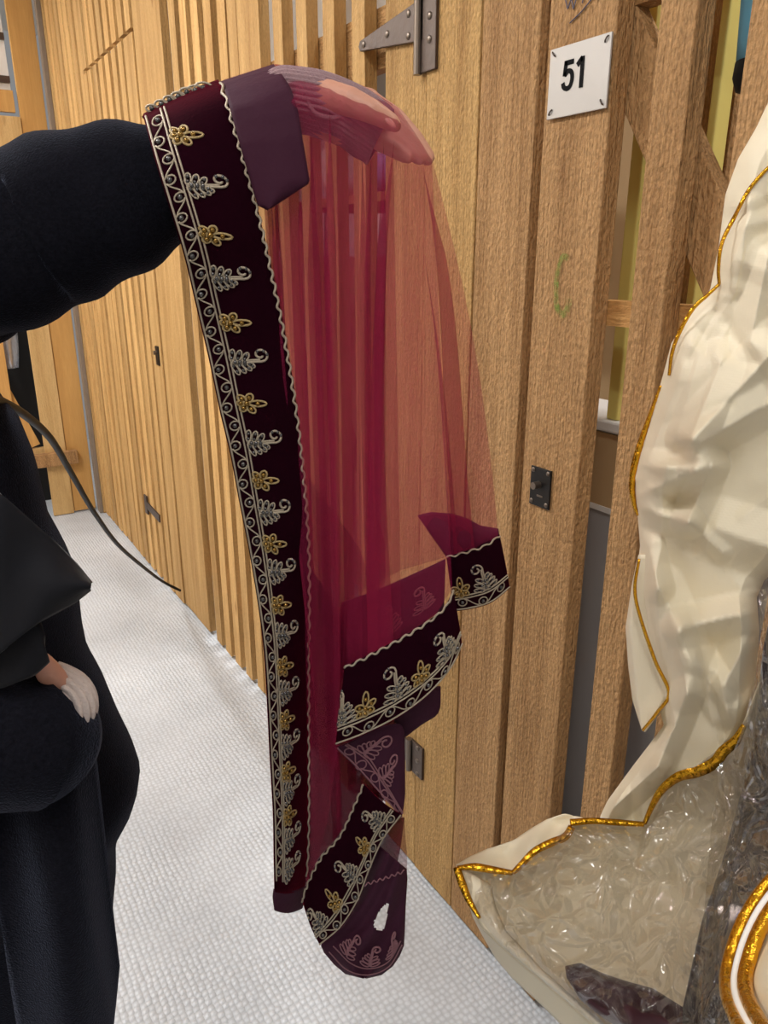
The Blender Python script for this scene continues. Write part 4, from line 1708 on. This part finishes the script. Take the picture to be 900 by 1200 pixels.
fold_patch([(362, 560), (362, 700), (361, 850), (360, 950), (358, 1048)], [(420, 640), (450, 720), (466, 800), (472, 880), (440, 960)], .862, .008, 'net_panel', M['net_dense'], None, 40, 24, 0)
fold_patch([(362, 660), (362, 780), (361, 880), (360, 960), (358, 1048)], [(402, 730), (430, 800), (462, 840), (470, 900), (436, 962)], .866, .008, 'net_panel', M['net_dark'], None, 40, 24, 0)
# stitched outlines on that fold
K_ = Strip([(384, 1117, .806), (405, 1138, .805), (430, 1144, .805), (455, 1134, .805), (471, 1108, .81)],
           [(415, 1070, .806), (424, 1075, .803), (436, 1092, .80), (452, 1093, .80), (462, 1075, .806)], 0.002)
Vk = empty('hem_embroidery')
sh_child(Vk)
Vk.matrix_parent_inverse = INV
m = MB()
K_.line(m, [(a, .06) for a in np.linspace(0, 1, 50)], .0008)
K_.line(m, [(a, .22) for a in np.linspace(0, 1, 50)], .0008)
m.build('double_braid', M['dull_thread'], Vk, smooth=True)
for s in (.18, .5, .82):
    sprig(K_, Vk, s, 1, .8, dull=True)
m = MB()
m.tube([P(px, py + 1.6 * math.sin(px * .9), .80) for px, py in lin([(402, 1046), (430, 1036), (455, 1028), (474, 1021)], 70)], .0009, 5)
m.build('wavy_braid', M['dull_thread'], Vk, smooth=True)

# ------------------------------------------------------------------ the garment bag
def PB(px, py, h):
    # the bags lean away from the slatted wall towards the right and flare out at the bottom
    return P(px, py, h - 0.0005 * max(0.0, px - 740) - 0.0008 * max(0.0, py - 960))


bag = empty('garment_bag', tuple(PB(760, 1150, .80)))
tag(bag, 'crumpled cream garment bag with gold trim and clear plastic front at right', 'garment bag')
BINV = Matrix.Translation(-bag.location)


def bg_child(o, par=None):
    o.parent = par or bag
    if par is None:
        o.matrix_parent_inverse = BINV
    return o


EXPL = [  # x0, y0, x1, y1, height, reach   (creases read off the cloth)
    (912, 405, 812, 515, .030, 34), (905, 470, 820, 520, .022, 26), (845, 425, 810, 512, .020, 30), (800, 430, 760, 540, .018, 34),
    (752, 545, 812, 548, .024, 20), (748, 580, 830, 545, .030, 26), (752, 596, 806, 612, .026, 22), (835, 545, 806, 612, .022, 22),
    (880, 250, 850, 330, .014, 24), (900, 300, 880, 400, .018, 26), (760, 640, 772, 690, .020, 20), (775, 690, 812, 780, .016, 30),
    (800, 735, 888, 715, .026, 26), (792, 745, 806, 812, .020, 26), (806, 812, 770, 900, .026, 22), (815, 770, 850, 830, .018, 26),
    (770, 900, 720, 945, .024, 20), (850, 800, 880, 740, .018, 26), (840, 620, 900, 640, .016, 40), (760, 700, 760, 800, .012, 22)]
RND = []
for _ in range(70):
    x, y_ = rng.uniform(700, 980), rng.uniform(60, 980)
    a, l_ = rng.uniform(0, math.pi), rng.uniform(25, 75)
    RND.append((x - l_ * math.cos(a), y_ - l_ * math.sin(a), x + l_ * math.cos(a), y_ + l_ * math.sin(a), rng.uniform(-.013, .015), rng.uniform(10, 30)))


def crease_field(px, py, segs):
    out = 0.0
    for x0, y0, x1, y1, hgt, rc in segs:
        dx, dy = x1 - x0, y1 - y0
        L2 = dx * dx + dy * dy
        t = ((px - x0) * dx + (py - y0) * dy) / L2
        tc = min(1, max(0, t))
        d = math.hypot(px - x0 - tc * dx, py - y0 - tc * dy)
        if d < rc:
            out += hgt * (1 - d / rc)
    return out


def bag_h(px, py):
    return 0.805 - 1.35 * crease_field(px, py, EXPL) - 0.8 * crease_field(px, py, RND)


def closed_bag(left, right, hfun, depth, ns, nt, name, mat, par=None, pw=0.6):
    """closed shell: front sheet from hfun, soft edges, back sheet depth behind"""
    L_, R_ = lin(left, ns), lin(right, ns)
    g = []
    for i in range(ns):
        ring = []
        for j in range(nt):
            u = j / (nt - 1)
            q = L_[i] * (1 - u) + R_[i] * u
            e = math.sin(math.pi * min(max(u, 0.0), 1.0)) ** pw if 0 < u < 1 else 0
            ring.append(PB(q[0], q[1], 0.84 + (hfun(q[0], q[1]) - 0.84) * min(1, e * 1.6)))
        for j in range(nt - 2, 0, -2):
            u = j / (nt - 1)
            q = L_[i] * (1 - u) + R_[i] * u
            ring.append(PB(q[0], q[1], 0.84 + depth * math.sin(math.pi * u) ** 0.5))
        g.append(ring)
    m = MB()
    m.rings(g)
    return bg_child(m.build(name, mat, None, smooth=True), par)


upL = [(965, 30), (925, 70), (901, 118), (886, 150), (865, 186), (850, 228), (842, 290), (832, 340), (806, 372), (787, 402), (774, 450), (753, 518), (743, 560), (747, 600), (750, 640), (746, 672), (752, 740), (764, 800), (778, 850), (742, 897), (712, 938), (704, 955), (700, 972)]
upR = [(1010, 30), (1030, 70), (1040, 118), (1040, 150), (1040, 190), (1030, 230), (1030, 300), (1030, 350), (1020, 400), (1010, 440), (1000, 500), (990, 540), (970, 600), (930, 650), (896, 680), (887, 700), (890, 740), (886, 790), (884, 820), (878, 850), (860, 875), (800, 920), (764, 968)]
cream = closed_bag(upL, upR, bag_h, 0.03, 300, 170, 'cream_panel', M['cream'])
# lobe behind the left edge
loL = [(748, 650), (741, 682), (733, 735), (736, 780), (741, 820), (752, 856)]
loR = [(760, 650), (762, 690), (772, 740), (786, 790), (790, 815), (756, 858)]
closed_bag(loL, loR, lambda x, y: .812 - .5 * crease_field(x, y, RND), 0.02, 40, 24, 'cream_lobe', M['cream'])


def ribbon(pts, hs, wpx, name, parent=None, n=60, thick=.0016, mat='gold_foil', off=0.006):
    """flat crinkled ribbon along photo points at depth hs (number or function)"""
    q = interp(pts, n)
    t = np.gradient(q, axis=0)
    t /= np.linalg.norm(t, axis=1, keepdims=True)
    nn = np.stack([-t[:, 1], t[:, 0]], 1)
    ww = np.broadcast_to(np.array(wpx, float), (n,)) if np.isscalar(wpx) else np.interp(np.linspace(0, 1, n), np.linspace(0, 1, len(wpx)), wpx)
    g = []
    for i in range(n):
        a, c = q[i] - nn[i] * ww[i] / 2, q[i] + nn[i] * ww[i] / 2
        h = (hs(q[i][0], q[i][1]) if callable(hs) else hs) - off + .0005 * math.sin(i * 2.3) + .0004 * math.sin(i * 5.1)
        mid = q[i]
        g.append([PB(a[0], a[1], h + .001), PB(mid[0], mid[1], h - .0005), PB(c[0], c[1], h + .001)])
    m = MB()
    m.grid(g)
    return bg_child(m.build(name, M[mat], None, smooth=True, solid=thick), parent)


edge_h = lambda x, y: min(.835, bag_h(x + 6, y))
ribbon([(925, 178), (900, 197), (878, 222), (862, 252), (846, 285), (842, 315), (843, 333)], lambda x, y: bag_h(x, y) + .012, [2, 2.5, 3, 3.5, 3, 2], 'gold_trim', off=.014)
ribbon([(844, 332), (830, 345), (812, 362), (797, 388), (788, 412), (784, 440)], .822, [2, 3, 3.5, 3.5, 3, 2], 'gold_trim')
ribbon([(775, 452), (763, 484), (748, 530), (741, 565), (743, 590), (748, 604)], .838, [3, 4, 7, 9, 7, 3], 'gold_trim')
ribbon([(749, 655), (744, 690), (750, 722), (768, 775), (784, 812), (770, 835), (753, 856)], .802, [2, 3, 3, 3.5, 3.5, 3, 2], 'gold_trim')

# lower part: cream back panel, dark clothes inside, clear plastic front
HL = .80
loTop = [(535, 1016), (570, 1018), (600, 1023), (618, 1008), (672, 966), (700, 964), (756, 966), (772, 928), (815, 898), (868, 858), (890, 800), (930, 760)]
loBot = [(536, 1019), (545, 1046), (553, 1066), (586, 1107), (614, 1131), (642, 1154), (676, 1183), (720, 1222), (780, 1236), (830, 1240), (870, 1240), (910, 1240), (950, 1240)]
RN2 = []
for _ in range(120):
    x, y_ = rng.uniform(530, 960), rng.uniform(840, 1240)
    a, l_ = rng.uniform(0, math.pi), rng.uniform(10, 48)
    RN2.append((x - l_ * math.cos(a), y_ - l_ * math.sin(a), x + l_ * math.cos(a), y_ + l_ * math.sin(a), rng.uniform(-.008, .010), rng.uniform(6, 18)))


def sheet(top, bot, hfun, nu, nv, name, mat, solid=0.0, par=None, smooth=True):
    a, c = lin(top, nu), lin(bot, nu)
    g = []
    for i in range(nv):
        v = i / (nv - 1)
        row = []
        for j in range(nu):
            q = a[j] * (1 - v) + c[j] * v
            row.append(PB(q[0], q[1], hfun(q[0], q[1], j / (nu - 1), v)))
        g.append(row)
    m = MB()
    m.grid(g)
    return bg_child(m.build(name, mat, None, smooth=smooth, solid=solid), par)


dome = lambda u, v: (math.sin(math.pi * v) ** .6 if 0 < v < 1 else 0) * min(1, 3 * u)
sheet(loTop, loBot, lambda x, y, u, v: HL + .05 * dome(u, v) - 1.3 * crease_field(x, y, RN2[:50]), 90, 50, 'cream_back_panel', M['cream'], .002)
sheet(loTop, loBot, lambda x, y, u, v: HL - .012 - .045 * dome(u, v) - 1.0 * crease_field(x, y, RN2), 170, 110, 'plastic_front', M['plastic'])
# white hems
sheet([(536, 1018), (545, 1045), (552, 1065), (566, 1087), (586, 1106), (614, 1130), (642, 1153), (676, 1182), (720, 1222)],
      [(550, 1022), (575, 1037), (580, 1062), (593, 1092), (612, 1112), (634, 1136), (660, 1159), (692, 1188), (736, 1224)], lambda x, y, u, v: HL - .006 - .006 * math.sin(math.pi * v), 50, 8, 'white_hem', M['cream'], .002)
sheet([(545, 1044), (552, 1066), (566, 1088), (586, 1107), (614, 1131), (642, 1154), (676, 1183), (722, 1224)],
      [(547, 1050), (555, 1075), (566, 1096), (581, 1122), (601, 1146), (634, 1176), (657, 1199), (700, 1240)], lambda x, y, u, v: HL + .004 + .05 * v, 50, 10, 'cream_side', M['cream'], .002)
sheet([(535, 1014), (552, 1004), (572, 995), (604, 984), (622, 972), (642, 960), (662, 954), (680, 958), (694, 964)],
      [(536, 1017), (560, 1018), (585, 1021), (600, 1023), (614, 1012), (632, 996), (658, 978), (674, 967), (694, 966)], lambda x, y, u, v: HL + .02 * (1 - v) - crease_field(x, y, RND) - .010 * math.sin(math.pi * v) * math.sin(14 * u), 60, 12, 'cream_lip', M['cream'], .002)
ribbon([(536, 1017), (556, 1016), (580, 1020), (601, 1023)], HL, [4, 9, 8, 5], 'gold_trim', off=.016, n=30)
ribbon([(601, 1023), (612, 1012), (626, 998), (645, 988), (662, 981), (670, 969)], HL, [5, 7, 8, 9, 9, 8], 'gold_trim', off=.016, n=40)
ribbon([(668, 964), (695, 962), (725, 964), (755, 966)], HL, [8, 7, 7, 5], 'gold_trim', off=.018, n=40)
ribbon([(755, 966), (764, 945), (776, 925), (795, 910), (818, 904), (838, 893), (848, 880), (862, 868), (872, 850)], HL, [4, 6, 9, 11, 12, 14, 14, 12, 6], 'gold_trim', off=.030, n=60)
ribbon([(535, 1016), (541, 1034), (550, 1056), (562, 1076)], HL, [8, 9, 7, 3], 'gold_trim', off=.016, n=26)

# upright plastic at the right edge and dark clothes behind it
rpT = [(888, 690), (905, 680), (930, 670), (980, 660)]
rpL = [(889, 692), (891, 740), (884, 800), (868, 860), (846, 910), (834, 960), (830, 1010), (826, 1060), (820, 1120), (815, 1180), (815, 1230)]
rpR = [(985, 660), (985, 740), (985, 800), (985, 860), (985, 910), (985, 960), (985, 1010), (985, 1060), (985, 1120), (985, 1180), (985, 1230)]
L_, R_ = lin(rpL, 120), lin(rpR, 120)
RN3 = []
for _ in range(60):
    x, y_ = rng.uniform(820, 960), rng.uniform(680, 1220)
    a, l_ = rng.normal(1.75, .3), rng.uniform(20, 80)
    RN3.append((x - l_ * math.cos(a), y_ - l_ * math.sin(a), x + l_ * math.cos(a), y_ + l_ * math.sin(a), rng.uniform(-.012, .016), rng.uniform(6, 18)))
g = []
for i in range(120):
    g.append([PB(*(L_[i] * (1 - u) + R_[i] * u), .755 - .05 * math.sin(math.pi * u) - .55 * crease_field(*(L_[i] * (1 - u) + R_[i] * u), RN3)) for u in np.linspace(0, 1, 60)])
m = MB()
m.grid(g)
bg_child(m.build('plastic_front', M['plastic'], None, smooth=True))


def lump(top, bot, h0, bul, seed, ns=40, nt=30):
    """soft folded garment: closed shell"""
    r3 = np.random.default_rng(seed)
    a, c = lin(top, ns), lin(bot, ns)
    ph = r3.uniform(0, 6, 4)
    g = []
    for i in range(ns):
        ring = []
        s = math.sin(math.pi * (i + .5) / ns) ** .5
        for j in range(nt):
            t = 2 * math.pi * j / nt
            v = .5 - .5 * math.cos(t)
            q = a[i] * (1 - v) + c[i] * v
            f = 1 + .18 * math.sin(9 * v + ph[0] + i * .2) + .12 * math.sin(17 * v + ph[1])
            ring.append(PB(q[0], q[1], h0 - bul * s * math.sin(t) * f))
        g.append(ring)
    m = MB()
    m.rings(g)
    return m


m = lump([(662, 1132), (680, 1128), (705, 1140), (735, 1150), (765, 1158), (800, 1180)], [(664, 1146), (680, 1172), (705, 1192), (735, 1210), (765, 1222), (800, 1236)], .780, .02, 1)
g1 = m.build('folded_garment', M['maroon'], None, smooth=True)
tag(g1, 'folded maroon garment lying inside the clear plastic at the bottom', 'garment')
m = lump([(800, 1180), (822, 1080), (846, 1010), (868, 930), (884, 860), (894, 760), (906, 705), (985, 695)], [(790, 1238), (815, 1240), (840, 1240), (860, 1240), (890, 1240), (920, 1240), (950, 1240), (985, 1240)], .80, .025, 2, 60, 60)
g2 = m.build('folded_garment', M['purple_black'], None, smooth=True)
tag(g2, 'dark plum garment hanging inside the clear plastic at the right edge', 'garment')

# hook that carries the bag, above the frame
m = MB()
m.tube(interp([PB(985, 35, .83), PB(988, -10, .835), PB(996, -45, .85), PB(1015, -60, .87), PB(1030, -45, .88), PB(1026, -25, .885)], 40), .003, 8)
bg_child(m.build('hanger_hook', M['steel'], None, smooth=True))

# second bag, lower right corner
bag2 = empty('garment_bag', tuple(PB(900, 1190, .60)))
tag(bag2, 'white garment bag with double gold piping in the lower right corner', 'garment bag')
B2 = Matrix.Translation(-bag2.location)


def b2c(o):
    o.parent = bag2
    o.matrix_parent_inverse = B2
    return o


def off_line(pts, d):
    q = interp(pts, 50)
    t = np.gradient(q, axis=0)
    t /= np.linalg.norm(t, axis=1, keepdims=True)
    return [tuple(x) for x in q + np.stack([-t[:, 1], t[:, 0]], 1) * d]


arc = [(940, 992), (905, 1022), (880, 1052), (862, 1085), (850, 1120), (845, 1150), (850, 1180), (868, 1215), (890, 1240)]
for d, wpx, nm, mt, rad in ((-6, 13, 'gold_piping', 'gold_foil', 1), (-17, 9, 'white_piping', 'white_paint', 1), (-28, 14, 'gold_piping', 'gold_foil', 1)):
    q = off_line(arc, d)
    pp = [PB(x, y_, .61 - .001 * math.sin(k * .37)) for k, (x, y_) in enumerate(q)]
    r_ = wpx / 2 * .66 / FOC
    m = MB()
    m.tube(pp, [r_ * (1 + (.008 * math.sin(k * 2.1) if mt == 'gold_foil' else 0)) for k in range(50)], 12)
    b2c(m.build(nm, M[mt], None, smooth=True))
inn = off_line(arc, -30)
m = lump([(x, y_) for x, y_ in inn], [(1060, 1000 + (240 * k / 49)) for k in range(50)], .64, .06, 4, 60, 40)
b2c(m.build('cream_panel', M['cream'], None, smooth=True))
